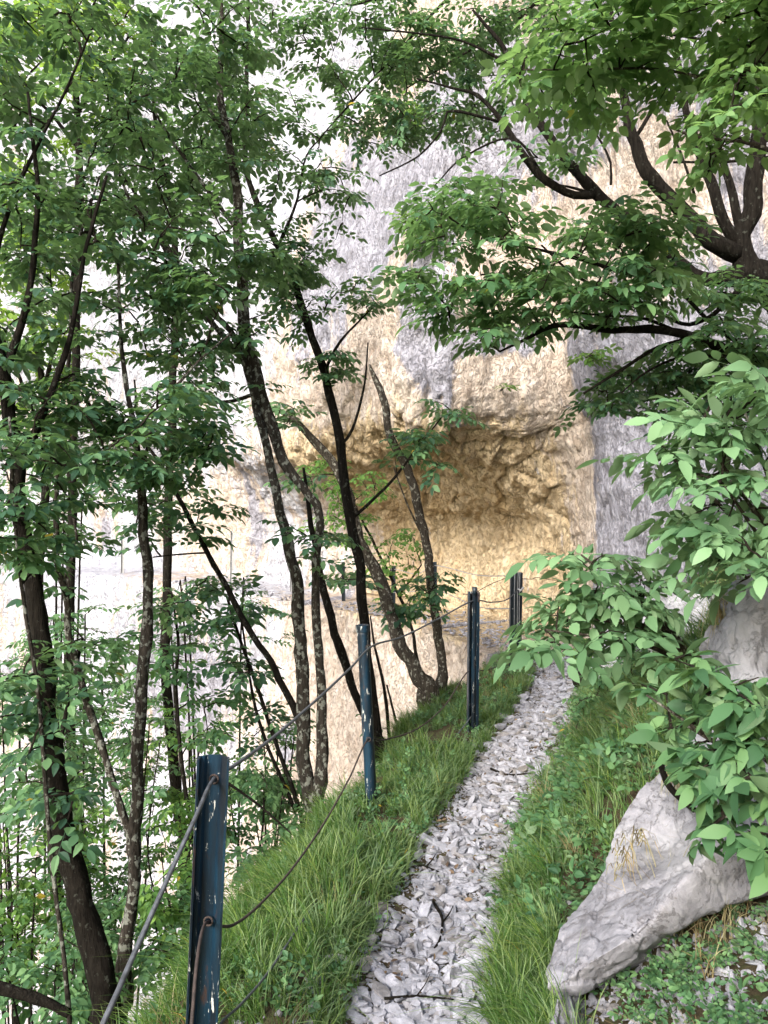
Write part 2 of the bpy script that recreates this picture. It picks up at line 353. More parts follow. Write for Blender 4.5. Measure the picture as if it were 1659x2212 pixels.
def crom(Pf, t):
    n = Pf.shape[1]; i = np.minimum(t.astype(int), n - 2); f = (t - i)[None, :, None]
    g = lambda j: Pf[:, np.clip(j, 0, n - 1)]
    a, b_, c_, d_ = g(i - 1), g(i), g(i + 1), g(i + 2)
    return .5 * (2 * b_ + (c_ - a) * f + (2 * a - 5 * b_ + 4 * c_ - d_) * f * f + (3 * b_ - a - 3 * c_ + d_) * f ** 3)
pv = crom(prof, tt)
Vx = fx[:, None] + nx[:, None] * pv[..., 0]; Vy = fy[:, None] + ny[:, None] * pv[..., 0]; Vz = pv[..., 1]
P3 = np.stack([Vx, Vy, Vz], -1)
def gnorm(P):
    n = np.cross(np.gradient(P, axis=1), np.gradient(P, axis=0)); n /= np.linalg.norm(n, axis=2)[..., None] + 1e-9
    return n
n0 = gnorm(P3)
out = np.stack([nx, ny, nx * 0], -1)[:, None]
if (n0 * out).sum() < 0: n0 = -n0
x, y, z = P3[..., 0], P3[..., 1], P3[..., 2]
wall = 1 - sstep(.55, .9, n0[..., 2])                      # little relief on the ledge floor
d1 = fbm(x * .45, y * .45, z * .3, 3, 21) * .42
d2 = fbm(x * 1.5, y * 1.5, z * .8, 4, 31, True) * .17
d3 = fbm(x * 4.5, y * 4.5, z * 2.6, 4, 41, True) * .10
d4 = fbm(x * 12, y * 12, z * 7, 3, 51, True) * .05
drip = fbm(x * 7, y * 7, z * 1.3, 3, 61, True) * .10 * np.exp(-((z - lipz[:, None] - .1) / .3) ** 2) * cave[:, None]
strata = fbm(x * .6, y * .6, z * 6, 3, 71) * .05
wx_ = fbm(x * 2, y * 2, z * 2, 3, 81) * .5
h1, e1 = cells(x * 1.9 + wx_, y * 1.9, z * 1.5 + wx_, 5); h2, e2 = cells(x * 5 + wx_ * 2, y * 5, z * 3.6 + wx_, 15); h3, e3 = cells(x * 12 + wx_ * 2, y * 12, z * 8, 25)
blk = (h1 - .5) * .10 - .05 * np.exp(-e1 * 30) + (h2 - .5) * .035 - .025 * np.exp(-e2 * 26) + (h3 - .5) * .012
smoothz = .35 + .65 * np.clip(cave[:, None] * sstep(5.5, 3.5, z) + sstep(.2, .6, fbm(x * .5, y * .5, z * .35, 2, 91) + .35), 0, 1)
rgh = .30 + .70 * np.clip(cave[:, None] * sstep(5.2, 3.6, z) * sstep(-.6, .2, z), 0, 1)
disp = blk * smoothz * rgh * 1.1 * (wall * .95 + .05) + (d1 * .7 * sstep(.3, 3, np.abs(z - .5)) * .8 + (d2 * .8 + d3 * .45 + d4 * .45) * rgh + drip * 1.2 + strata * .6) * (wall * .93 + .07)
P3 = P3 + n0 * disp[..., None]
mb = MB(); mb.add(P3, grid_faces(len(us), len(tt), True)); cl = mb.build('cliff', M['cliff'])
# mineral stains, placed on the rock face in metres (distance along the foot, height)
U = np.broadcast_to(us[:, None], Vz.shape); Zc = Vz
def blob(u0, z0, ru, rz): return np.exp(-(((U - u0) / ru) ** 2 + ((Zc - z0) / rz) ** 2))
def face_at(px, py):
    Q = P3.reshape(-1, 3); ok = Q[:, 1] > 3
    e = np.where(ok, np.hypot(CX + Q[:, 0] / np.maximum(Q[:, 1], .1) * F - px, CY - (Q[:, 2] - EYE) / np.maximum(Q[:, 1], .1) * F - py), 1e9)
    k = np.where(e < max(e.min() * 1.5, 6))[0]; k = k[np.argmin(Q[k, 1])]; return U.ravel()[k], Zc.ravel()[k], Q[k, 1]
def stain(lst):
    s = np.zeros(Zc.shape)
    for (px, py, rx, ry, a) in lst:
        u0, z0, Y = face_at(px, py); s = s + a * blob(u0, z0, rx * Y / F * 1.3, ry * Y / F)
    return np.clip(s, 0, 1)
sc_u = lambda v: at_y(v)
ochre_m = np.clip(cave[:, None] * sstep(3.4, 2.4, Zc) * sstep(-.3, .2, Zc) * (1 - sstep(at_y(12.5), at_y(15), us)[:, None]) * 1.1, 0, 1)
grey_m = stain([(720, 520, 110, 230, 1.3), (860, 400, 180, 220, 1.2), (1000, 250, 180, 160, 1.), (920, 770, 20, 110, 1.1), (880, 640, 50, 120, .8), (650, 700, 60, 120, .6), (1000, 740, 90, 30, .9), (545, 1150, 28, 90, 1.0), (530, 1040, 45, 60, .6),
                (1350, 1060, 70, 150, 1.3), (1380, 1300, 70, 120, 1.1), (400, 1480, 160, 130, 1.1), (330, 1330, 120, 60, .5), (120, 900, 120, 60, .6), (60, 1500, 90, 120, .6), (220, 1150, 14, 60, .8), (300, 250, 90, 120, .5), (260, 640, 90, 60, .5), (1550, 200, 160, 260, 1.), (1250, 150, 160, 160, .8), (1300, 330, 90, 60, .5), (735, 1285, 22, 40, .8), (430, 850, 60, 40, .5), (620, 1600, 40, 60, .8), (1250, 850, 60, 60, .5)])
gedge = us[:, None] + .5 * fbm(x * .8, y * .8, z * .9, 4, 131)
grey_m = np.clip(grey_m + .85 * sstep(at_y(9.1), at_y(8.0), gedge) * sstep(5.0, 3, Zc), 0, 1)
white_m = np.clip(- grey_m * .5 + sstep(at_y(13.2), at_y(15.5), us)[:, None] * .62 + stain([(640, 200, 190, 400, 1.1), (760, 120, 120, 160, .8), (150, 1230, 80, 40, .6), (350, 1400, 300, 200, .4), (300, 400, 300, 400, .5)]), 0, 1)
warm_b = stain([(850, 600, 60, 120, 1.), (1400, 430, 120, 160, 1.), (780, 900, 100, 120, .6), (450, 1150, 90, 120, .8), (780, 1500, 110, 150, 1.)])
grey_m = np.clip(grey_m - warm_b * .6, 0, 1); white_m = np.clip(white_m - warm_b * .8, 0, 1)
ca = cl.data.color_attributes.new('stain', 'FLOAT_COLOR', 'POINT')
ca.data.foreach_set('color', np.stack([grey_m, ochre_m, white_m, np.ones_like(grey_m)], -1).astype(np.float32).ravel())
tag(cl, 'tall ochre and grey limestone cliff with a hollow above the ledge path', kind='structure')

# ------------------------------------------------------------------ leaves and sprays
def leafV(L, wd, fold=.25, droop=.2, st=(.22, .5, .8), wp=(.72, 1., .6)):
    V = [(0, 0, 0)]
    for s, p in zip(st, wp):
        zc = -droop * L * s * s; hw = wd * L * .5 * p
        V += [(s * L, -hw, zc + fold * hw), (s * L, 0, zc), (s * L, hw, zc + fold * hw)]
    V.append((L, 0, -droop * L))
    q, t = [], [(0, 1, 2), (0, 2, 3)]
    for k in range(len(st) - 1):
        a = 1 + 3 * k; q += [(a, a + 3, a + 4, a + 1), (a + 1, a + 4, a + 5, a + 2)]
    a = 1 + 3 * (len(st) - 1); e = a + 3; t += [(a, e, a + 1), (a + 1, e, a + 2)]
    return np.array(V, float), np.array(q), np.array(t)
def rot(dirv, up):
    x = dirv / np.linalg.norm(dirv); y = np.cross(up, x); y /= np.linalg.norm(y) + 1e-9; z = np.cross(x, y); return np.stack([x, y, z], 1)
def spray(kind, rs):
    """one twig end with its leaves, unit = one leaf length; lies in the x-y plane, growing along +x"""
    mb = MB(); lv = []
    if kind == 'ash':
        n = rs.randint(3, 5); step = .62
        for k in range(n):
            for sgn in (-1, 1):
                a = math.radians(58 + rs.uniform(-12, 12)); lv.append(((.7 + k * step + rs.uniform(-.05, .05), sgn * .03, 0), (math.cos(a), sgn * math.sin(a), rs.uniform(-.25, .1)), rs.uniform(.7, 1.05), .50))
        lv.append(((.7 + n * step - .2, 0, 0), (1, rs.uniform(-.2, .2), -.15), 1.1, .54)); end = .7 + n * step - .2
    elif kind == 'oval':
        n = rs.randint(5, 8); end = n * .42
        for k in range(n):
            sgn = (-1) ** k; a = math.radians(50 + rs.uniform(-18, 18)); lv.append(((.25 + k * .42, sgn * .04, 0), (math.cos(a), sgn * math.sin(a), rs.uniform(-.35, .2)), rs.uniform(.65, 1.1), .62))
        lv.append(((end, 0, 0), (1, rs.uniform(-.3, .3), -.1), 1., .6))
    elif kind == 'whorl':
        end = .55; n = rs.randint(4, 7)
        for k in range(n):
            a = (k / n - .5) * math.radians(260) + rs.uniform(-.2, .2); lv.append(((end - rs.uniform(0, .35), 0, 0), (math.cos(a), math.sin(a), rs.uniform(-.7, .25)), rs.uniform(.45, 1.25), rs.uniform(.4, .58)))
    for (p, d, L, wd) in lv:
        up = np.array([rs.uniform(-.3, .3), rs.uniform(-.3, .3), 1.])
        V, q, t = leafV(L, wd * rs.uniform(.85, 1.15), rs.uniform(.0, .45), rs.uniform(-.05, .6))
        mb.add(V @ rot(np.array(d, float), up).T + np.array(p), q, t)
    V, q, t = np.array([(0, -.018, 0), (end, -.01, -.02), (end, .01, -.02), (0, .018, 0)]), [(0, 1, 2, 3)], None
    mb.add(V, q, t)
    V = np.concatenate(mb.V); V[:, 2] -= .045 * V[:, 0] ** 2
    return V, np.concatenate(mb.Fq), np.concatenate(mb.Ft)
rs = np.random.RandomState(3)
SPR = {k: [spray(k, rs) for _ in range(8)] for k in ('ash', 'oval', 'whorl')}
def place(mb, templ, pos, dirs, ups, scale):
    """batch-copies of template meshes"""
    x = dirs / (np.linalg.norm(dirs, axis=1)[:, None] + 1e-9); y = np.cross(ups, x); y /= np.linalg.norm(y, axis=1)[:, None] + 1e-9; z = np.cross(x, y)
    Mx = np.stack([x, y, z], 2) * scale[:, None, None]; which = R.randint(0, len(templ), len(pos))
    for k, (V, q, t) in enumerate(templ):
        s = np.where(which == k)[0]
        if not len(s): continue
        VV = np.einsum('nij,vj->nvi', Mx[s], V) + pos[s][:, None]; off = (np.arange(len(s)) * len(V))[:, None, None]
        mb.add(VV.reshape(-1, 3), (q[None] + off).reshape(-1, 4) if q is not None and len(q) else None, (t[None] + off).reshape(-1, 3) if t is not None and len(t) else None)

def foliage(skel, blobs, kind, L, flat=.75, tw=.0045, seed=0):
    rs = np.random.RandomState(seed + 100); twm, lvm = MB(), MB(); pos, dr, up, sc = [], [], [], []
    skel = np.asarray(skel, float)
    for (px, py, Y, rx, ry, rd, nb, ns) in blobs:
        c = W(px, py, Y); rad = np.array([rx * Y / F, rd, ry * Y / F])
        for _ in range(nb):
            v = rs.normal(size=3); v /= np.linalg.norm(v); e = c + v * rad * rs.uniform(.15, 1) ** .5
            dd = np.linalg.norm(skel - e, axis=1) + .35 * np.maximum(skel[:, 2] - e[2], 0); s = skel[np.argmin(dd + rs.uniform(0, .08, len(skel)))]
            ln = np.linalg.norm(e - s)
            if ln < .05: continue
            mid = (s + e) / 2 + np.array([0, 0, .12 * ln]) + rs.normal(size=3) * .08 * ln; n = 9; t = np.linspace(0, 1, n)[:, None]
            Pp = s * (1 - t) ** 2 + 2 * mid * t * (1 - t) + e * t * t; Pp[1:-1] += rs.normal(size=(n - 2, 3)) * .012 * ln
            r0 = min(tw * (1 + 1.1 * ln), .014); tube(twm, Pp, np.linspace(r0, .0014, n), 5, cap=False)
            skel = np.vstack([skel, Pp[3:]])
            cov = min(1., max(.35, .55 / max(ln, .1))); T = Pp[-1] - Pp[-4]; T /= np.linalg.norm(T)
            for j in range(ns):
                u = 1 - cov * (j / max(ns, 1)) * rs.uniform(.8, 1.1); k = u * (n - 1); i0 = int(min(max(k, 0), n - 2)); p = Pp[i0] + (Pp[i0 + 1] - Pp[i0]) * (k - i0)
                ang = 0 if j == 0 else (1 if j % 2 else -1) * math.radians(rs.uniform(30, 85))
                h = np.array([T[0] * math.cos(ang) - T[1] * math.sin(ang), T[0] * math.sin(ang) + T[1] * math.cos(ang), T[2] * .4 + rs.uniform(-.35, .2)])
                h[2] *= (1.3 - flat); h /= np.linalg.norm(h) + 1e-9
                pos.append(p); dr.append(h); sc.append(L * rs.uniform(.7, 1.2))
                up.append(np.array([0, 0, 1.]) + rs.normal(size=3) * (1 - flat) * 1.2)
    if pos: place(lvm, SPR[kind], np.array(pos), np.array(dr), np.array(up), np.array(sc))
    return twm, lvm

def px_line(pts, Y):
    """pts: (px, py, width_px[, Y]) -> xyz + radius"""
    out = []
    for p in pts:
        YY = p[3] if len(p) > 3 else Y; out.append([*W(p[0], p[1], YY), p[2] * .5 * YY / F])
    return np.array(out)
def make_tree(name, label, cat, trunks, Y, bark, kind=None, leaf=None, L=.07, blobs=(), flat=.75, seed=0, root_down=.25, group=None, tw=.0045):
    lines = [px_line(t_, Y) for t_ in trunks]
    b0 = lines[0][0].copy(); base = thing(name, b0[:3], label, cat, group); skel = []; trunk = None
    for k, ln_ in enumerate(lines):
        if k == 0 and root_down: ln_ = np.vstack([[ln_[0, 0] , ln_[0, 1], ln_[0, 2] - root_down, ln_[0, 3] * 1.45], ln_])
        leng = np.linalg.norm(np.diff(ln_[:, :3], axis=0), axis=1).sum(); n = int(max(8, min(60, leng / .06)))
        S = spline(ln_, n); P = S[:, :3]; r = np.maximum(S[:, 3], .002)
        P = P + np.stack([fbm(np.arange(n) * .35, np.full(n, k * 3.1 + seed), np.full(n, a * 9.), 2, seed + a) for a in range(3)], 1) * (r[:, None] * .55)
        mb = MB(); tube(mb, P, r, 12 if r.max() > .02 else 7, .28, seed=seed + k)
        o = mb.build('trunk' if k == 0 else 'limb', M[bark], base if k == 0 else base)
        skel.append(P)
    skel = np.vstack(skel)
    if kind:
        a, b_ = foliage(skel, blobs, kind, L, flat, tw, seed)
        nq, nt_ = sum(len(f) for f in a.Fq), sum(len(f) for f in a.Ft)
        for f in b_.Fq + b_.Ft: f += a.n
        a.V += b_.V; a.Fq += b_.Fq; a.Ft += b_.Ft; a.n += b_.n
        a.build('crown', M[leaf], base, smooth=L > .057, extra=(nq, nt_, M['twig']))
    return base

# ------------------------------------------------------------------ trees on the left slope
OV = 'oval'
make_tree('tree', 'thick nearly black leaning trunk at the left edge of the wood', 'tree',
    [[(225, 2130, 60), (190, 2000, 55), (150, 1850, 49), (112, 1650, 43), (90, 1450, 39), (64, 1250, 36), (38, 1020, 32), (10, 820, 27), (-30, 600, 24), (-60, 380, 16)],
     [(38, 1020, 22), (90, 900, 16), (150, 740, 12), (180, 560, 9), (230, 380, 6)],
     [(10, 820, 20), (60, 640, 14), (80, 420, 10), (60, 200, 6)],
     [(-30, 600, 14), (40, 400, 9), (120, 240, 6), (200, 60, 4)]], 3.3, 'bark_dark', OV, 'leaf_dark', .055,
    [(60, 1040, 3.1, 120, 160, .5, 22, 6), (60, 1500, 3.1, 90, 160, .25, 8, 5), (130, 1750, 3.1, 70, 120, .2, 5, 5), (60, 780, 3.3, 120, 160, .6, 22, 6), (110, 480, 3.6, 170, 170, .7, 40, 6), (120, 180, 3.8, 180, 180, .8, 46, 6), (260, 60, 3.8, 160, 120, .7, 26, 6)], seed=1)
make_tree('tree', 'slender pale grey trunk standing upright between the dark trunk and the first blue post', 'tree',
    [[(272, 2065, 30), (290, 1900, 27), (293, 1750, 26), (306, 1500, 26), (318, 1280, 23), (310, 1120, 20), (303, 1040, 17), (285, 900, 12), (262, 760, 9), (255, 560, 6)],
     [(303, 1040, 9), (340, 900, 8), (420, 790, 6), (500, 720, 4)], [(303, 1040, 9), (230, 930, 7), (170, 840, 5), (120, 800, 4)]], 3.75, 'bark_lichen', OV, 'leaf_dark', .056,
    [(310, 970, 3.5, 150, 90, .5, 34, 6), (170, 900, 3.6, 130, 110, .5, 26, 6), (400, 880, 3.5, 110, 80, .5, 20, 6), (280, 720, 3.9, 160, 130, .5, 14, 5)], seed=2)
make_tree('tree', 'thin mottled trunk forking from the foot of the upright pale one and leaning left', 'tree',
    [[(292, 1860, 18), (272, 1790, 17), (245, 1700, 16), (215, 1600, 16), (178, 1480, 15), (150, 1380, 14), (140, 1290, 14), (122, 1200, 13), (122, 1080, 12), (132, 920, 10), (150, 750, 8), (160, 560, 6), (215, 380, 4)],
     [(135, 1260, 8), (165, 1180, 7), (160, 1120, 5)]], 3.85, 'bark_lichen', OV, 'leaf_dark', .06,
    [(110, 1180, 3.9, 90, 120, .4, 12, 5), (200, 560, 4.2, 170, 150, .6, 30, 6)], seed=3, root_down=0)
make_tree('tree', 'slim trunk slanting up to the left behind the upright pale one', 'tree',
    [[(668, 1700, 16), (645, 1560, 15), (600, 1459, 14), (560, 1390, 13), (525, 1334, 13), (485, 1260, 12), (450, 1194, 11), (415, 1130, 10), (380, 1064, 9), (345, 1000, 8), (305, 934, 6), (290, 820, 4)],
     [(450, 1194, 5), (400, 1196, 4), (330, 1204, 3)], [(380, 1064, 5), (450, 990, 4), (500, 940, 3)]], 4.5, 'bark_dark', OV, 'leaf_dark', .06,
    [(440, 1120, 4.4, 80, 60, .3, 8, 5), (350, 1160, 4.4, 80, 60, .3, 7, 4), (300, 1060, 4.6, 120, 60, .4, 16, 6)], seed=4)
make_tree('tree', 'tall multi stemmed tree with dark mottled trunks rising from the slope beside the second post', 'tree',
    [[(672, 1755, 34), (662, 1650, 30), (655, 1484, 28), (645, 1350, 26), (638, 1250, 25), (622, 1159, 22), (600, 1080, 20), (583, 1010, 19), (570, 934, 18), (548, 850, 17), (530, 784, 16), (500, 720, 13), (450, 670, 12), (390, 590, 10), (340, 510, 8), (280, 430, 6)],
     [(690, 1750, 30), (700, 1600, 26), (692, 1484, 20), (686, 1360, 19), (684, 1234, 18), (690, 1109, 18), (660, 1062, 18), (625, 1020, 22), (600, 960, 24), (575, 884, 25), (545, 790, 26), (528, 690, 25), (525, 610, 24), (515, 500, 22), (508, 390, 19), (492, 300, 17), (472, 200, 14), (480, 90, 11), (475, -60, 8)],
     [(530, 784, 12), (460, 700, 12), (400, 640, 11), (350, 525, 9), (290, 450, 7), (240, 330, 5)],
     [(548, 850, 10), (480, 870, 8), (400, 850, 7), (330, 860, 5)],
     [(515, 500, 10), (440, 400, 8), (370, 300, 6), (300, 180, 4)],
     [(492, 300, 9), (420, 180, 7), (380, 60, 5)]], 4.4, 'bark_lichen', OV, 'leaf_dark', .056,
    [(430, 560, 4.2, 160, 120, .7, 30, 6), (330, 360, 4.4, 190, 160, .8, 42, 6), (420, 160, 4.5, 170, 170, .8, 40, 6), (470, 800, 4.2, 110, 110, .5, 15, 5), (560, 660, 4.2, 90, 130, .5, 13, 5), (330, 740, 4.3, 150, 80, .5, 16, 5), (420, 620, 3.9, 90, 60, .3, 14, 6),
     (680, 1180, 4.3, 80, 90, .4, 8, 4), (560, 330, 4.5, 60, 160, .4, 12, 4)], seed=5)
make_tree('tree', 'dark straight trunk just behind the second post reaching the top of the picture', 'tree',
    [[(818, 1590, 22), (806, 1500, 20), (795, 1434, 20), (786, 1320, 21), (775, 1209, 22), (760, 1120, 22), (745, 1044, 21), (738, 959, 20), (712, 859, 19), (700, 809, 18), (680, 740, 17), (655, 665, 16), (635, 610, 15), (600, 530, 14), (550, 425, 12), (530, 350, 11), (533, 200, 9), (536, 50, 8), (535, -80, 6)],
     [(700, 809, 8), (730, 745, 6), (780, 690, 4), (810, 660, 3)], [(838, 1618, 26), (815, 1590, 22), (776, 1515, 17), (735, 1400, 19), (705, 1300, 17), (684, 1200, 14), (668, 1100, 10), (655, 1010, 6)], [(738, 959, 7), (760, 930, 6), (785, 840, 5), (795, 740, 3)], [(600, 530, 8), (640, 440, 6), (660, 340, 4), (700, 290, 3)],
     [(760, 1120, 8), (800, 1085, 7), (850, 1035, 6), (900, 970, 4), (955, 900, 3)]], 5.4, 'bark_dark', OV, 'leaf_dark', .056,
    [(610, 560, 5.3, 90, 90, .4, 24, 6), (720, 790, 5.3, 60, 70, .3, 12, 5), (540, 200, 5.4, 90, 220, .5, 34, 5), (660, 640, 5.3, 60, 90, .3, 12, 5), (780, 640, 5.2, 60, 50, .3, 9, 5), (700, 440, 5.4, 80, 110, .4, 12, 4), (960, 890, 5.4, 55, 30, .2, 6, 5), (900, 960, 5.4, 70, 40, .2, 9, 5), (930, 1010, 5.4, 30, 25, .2, 3, 4)], seed=6, root_down=.2)
make_tree('tree', 'curved brown trunk with a kinked base leaning left at the grassy edge', 'tree',
    [[(925, 1480, 44), (905, 1462, 36), (880, 1420, 31), (855, 1374, 30), (828, 1274, 27), (797, 1209, 25), (772, 1140, 22), (755, 1084, 21), (735, 1035, 20), (715, 999, 19), (670, 940, 16), (620, 895, 12), (560, 878, 8)],
     [(828, 1274, 7), (760, 1262, 5), (700, 1250, 3)]], 6.7, 'bark_grey', OV, 'leaf_dark', .075,
    [(600, 890, 6.6, 60, 50, .4, 9, 5), (640, 1050, 6.6, 50, 50, .3, 5, 4), (740, 1260, 6.6, 70, 50, .3, 7, 5)], seed=7)
make_tree('tree', 'bare snapped trunk leaning left beside the curved brown trunk', 'tree',
    [[(955, 1460, 24), (948, 1380, 20), (935, 1280, 18), (920, 1180, 18), (908, 1110, 19), (895, 1050, 19), (870, 990, 18), (842, 930, 18), (830, 870, 16), (812, 820, 12), (798, 788, 5)],
     [(918, 1170, 5), (880, 1090, 4), (850, 1010, 3)]], 6.9, 'bark_grey', OV, 'leaf_dark', .075,
    [(880, 960, 6.9, 50, 30, .2, 9, 5), (945, 1250, 6.8, 30, 50, .2, 5, 4), (900, 1300, 6.8, 70, 40, .2, 9, 5)], seed=8)
for k, (lab, tr, Y, bk, lf, L, bl) in enumerate([
    ('whippy sapling stem crossing in front of the thick black trunk', [[(145, 2154, 10), (105, 1784, 10), (85, 1534, 9), (66, 1400, 9), (42, 1234, 8), (30, 1084, 7), (20, 900, 5)]], 3.0, 'bark_lichen', 'leaf_mid', .055, [(40, 1180, 3., 60, 100, .3, 10, 5), (60, 1450, 3., 60, 90, .3, 6, 4)]),
    ('thin sapling with drooping leaves between the two leftmost trunks', [[(185, 2140, 12), (170, 1960, 11), (135, 1700, 9), (140, 1550, 8), (180, 1380, 6)]], 3.9, 'bark_dark', 'leaf_mid', .055, [(190, 1400, 4., 80, 90, .4, 10, 5), (120, 1650, 4., 90, 120, .4, 14, 5)]),
    ('pair of thin stems leaning left beneath the multi stemmed tree', [[(650, 1760, 10), (600, 1620, 9), (560, 1500, 8), (525, 1400, 7), (490, 1290, 5)], [(640, 1755, 9), (560, 1560, 7), (520, 1330, 4)]], 4.9, 'bark_dark', 'leaf_dark', .06, [(480, 1300, 4.9, 120, 70, .4, 16, 5), (500, 1440, 4.9, 110, 60, .4, 12, 5), (580, 1560, 4.9, 70, 60, .3, 8, 4)]),
    ('slender leafy sapling in front of the bright lower cliff, right of the pale trunk', [[(430, 1900, 10), (400, 1700, 9), (380, 1500, 8), (385, 1380, 6), (370, 1280, 4)]], 5.0, 'bark_dark', 'leaf_mid', .06, [(400, 1290, 5., 90, 60, .4, 14, 5), (350, 1420, 5., 100, 70, .4, 12, 5), (470, 1560, 5., 90, 70, .4, 10, 5)]),
    ('short forked sapling between the curved trunk and the second post', [[(840, 1590, 8), (828, 1480, 7), (808, 1390, 5), (800, 1330, 3)], [(855, 1560, 6), (835, 1480, 4)]], 6.1, 'bark_dark', 'leaf_dark', .05, [(815, 1560, 6.1, 25, 25, .1, 2, 3)]),
    ('pale green sapling growing in the mouth of the hollow', [[(900, 1420, 8, 7.6), (880, 1330, 7, 7.8), (830, 1220, 6, 8.2), (780, 1120, 5, 8.6), (730, 1030, 3, 9)], [(860, 1290, 5, 8), (910, 1220, 3, 8.2)]], 7.8, 'bark_dark', 'leaf_fresh', .06, [(780, 1050, 8.2, 90, 40, .5, 22, 4), (740, 1130, 8.2, 80, 60, .4, 18, 4), (860, 1200, 8., 80, 60, .4, 16, 4), (900, 1280, 7.8, 70, 40, .3, 12, 4), (700, 1010, 8.4, 50, 30, .3, 8, 4)]),
    ]):
    make_tree('sapling', lab, 'sapling', tr, Y, bk, OV, lf, L, bl, seed=20 + k)
# bushy understorey filling the slope below
und = [('fresh green bush at the lower left corner behind the black trunk', 60, 1900, 4.6, 170, 230, 'leaf_fresh'),
       ('yellow green leafy bush between the pale trunk and the thick black one', 220, 1750, 5.4, 170, 260, 'leaf_mid'),
       ('bush with fine stems just left of the first blue post', 390, 1880, 4.6, 100, 190, 'leaf_fresh'),
       ('bush filling the gap right of the first blue post', 560, 1760, 5.0, 120, 130, 'leaf_mid'),
       ('bright bush against the lower cliff below the forked sapling', 420, 1640, 6.6, 200, 130, 'leaf_fresh'),
       ('dense bush at the left edge halfway up the wood', 40, 1560, 5.2, 130, 200, 'leaf_mid'),
       ('light green bush low behind the thin leaning trunk', 180, 1430, 6.5, 130, 130, 'leaf_mid'),
       ('low leafy thicket at the bottom left below the dead branch', 110, 2120, 3.6, 150, 110, 'leaf_mid'),
       ('light green thicket between the black trunk and the pale trunk near the ground', 220, 1990, 4.9, 110, 130, 'leaf_mid'),
       ('thicket behind the middle of the nearest blue post', 400, 2020, 4.3, 100, 110, 'leaf_mid'),
       ('fresh thicket of leaves against the left edge above the dead branch', 40, 2000, 5.6, 120, 130, 'leaf_fresh'),
       ('leafy bush over the drop right of the nearest post top', 610, 1830, 4.4, 90, 70, 'leaf_mid'),
       ('airy green bush left of the slanting stems, in front of the lower cliff', 240, 1560, 7.2, 160, 120, 'leaf_mid'),
       ('small dark bush at the foot of the multi stemmed tree', 600, 1650, 5.6, 80, 100, 'leaf_mid'),
       ('sparse grey green bush in front of the far ledge', 470, 1330, 8.5, 190, 90, 'leaf_dark'),
       ('dark leafy bush above the far end of the ledge at left', 110, 1080, 7.5, 120, 110, 'leaf_mid')]
for k, (lab, px, py, Y, rx, ry, lf) in enumerate(und):
    rs = np.random.RandomState(60 + k); tr = []
    b = W(px, py, Y); gz = min(float(ground(np.array([b[0]]), np.array([Y]))[0]), b[2] - .4); by = CY + (EYE - gz) / Y * F
    for j in range(4):
        ox = rs.uniform(-.8, .8) * rx; sp = rs.uniform(-.15, .15) * rx
        tr.append([(px + sp, by, 7), (px + ox * .35 + rs.uniform(-15, 15), (by + py) / 2, 6), (px + ox * .8, py + .2 * ry, 4), (px + ox, py - ry * rs.uniform(.2, .8), 2)])
    nb = int(34 * rx * ry / 30000) + 12; nb = int(nb * (.55 if 'sparse' in lab else 1.2))
    make_tree('bush', lab, 'bush', tr, Y, 'bark_dark', OV, lf, .05 if Y < 7 else .06, [(px, py, Y, rx, ry, .7, nb, 6)], seed=70 + k, tw=.003, root_down=.1)
# background trees left, backlit glow put into the leaf colour of the first two
for k, (lab, px, py, Y, rx, ry, by, lf) in enumerate([
    ('backlit yellow green tree crown at the left edge, high in the picture', 60, 620, 7.5, 170, 330, 1900, 'leaf_sunny'),
    ('backlit leafy crown at the upper left corner', 130, 120, 7.0, 210, 200, 1950, 'leaf_sunny'),
    ('leafy crown behind the tall forked trunks, upper left of centre', 340, 300, 7.6, 200, 260, 1900, 'leaf_mid')]):
    make_tree('tree', lab, 'tree', [[(px + 60, by, 24), (px + 20, by - 500, 20), (px + 40, py + ry, 15), (px, py, 9), (px - 20, py - ry, 4)], [(px + 40, py + ry, 9), (px - rx * .6, py, 5)], [(px + 30, py + ry * .7, 9), (px + rx * .7, py - ry * .2, 5)]],
              Y, 'bark_dark', OV, lf, .075, [(px, py, Y, rx, ry, .9, int(rx * ry / 700), 7)], seed=90 + k)

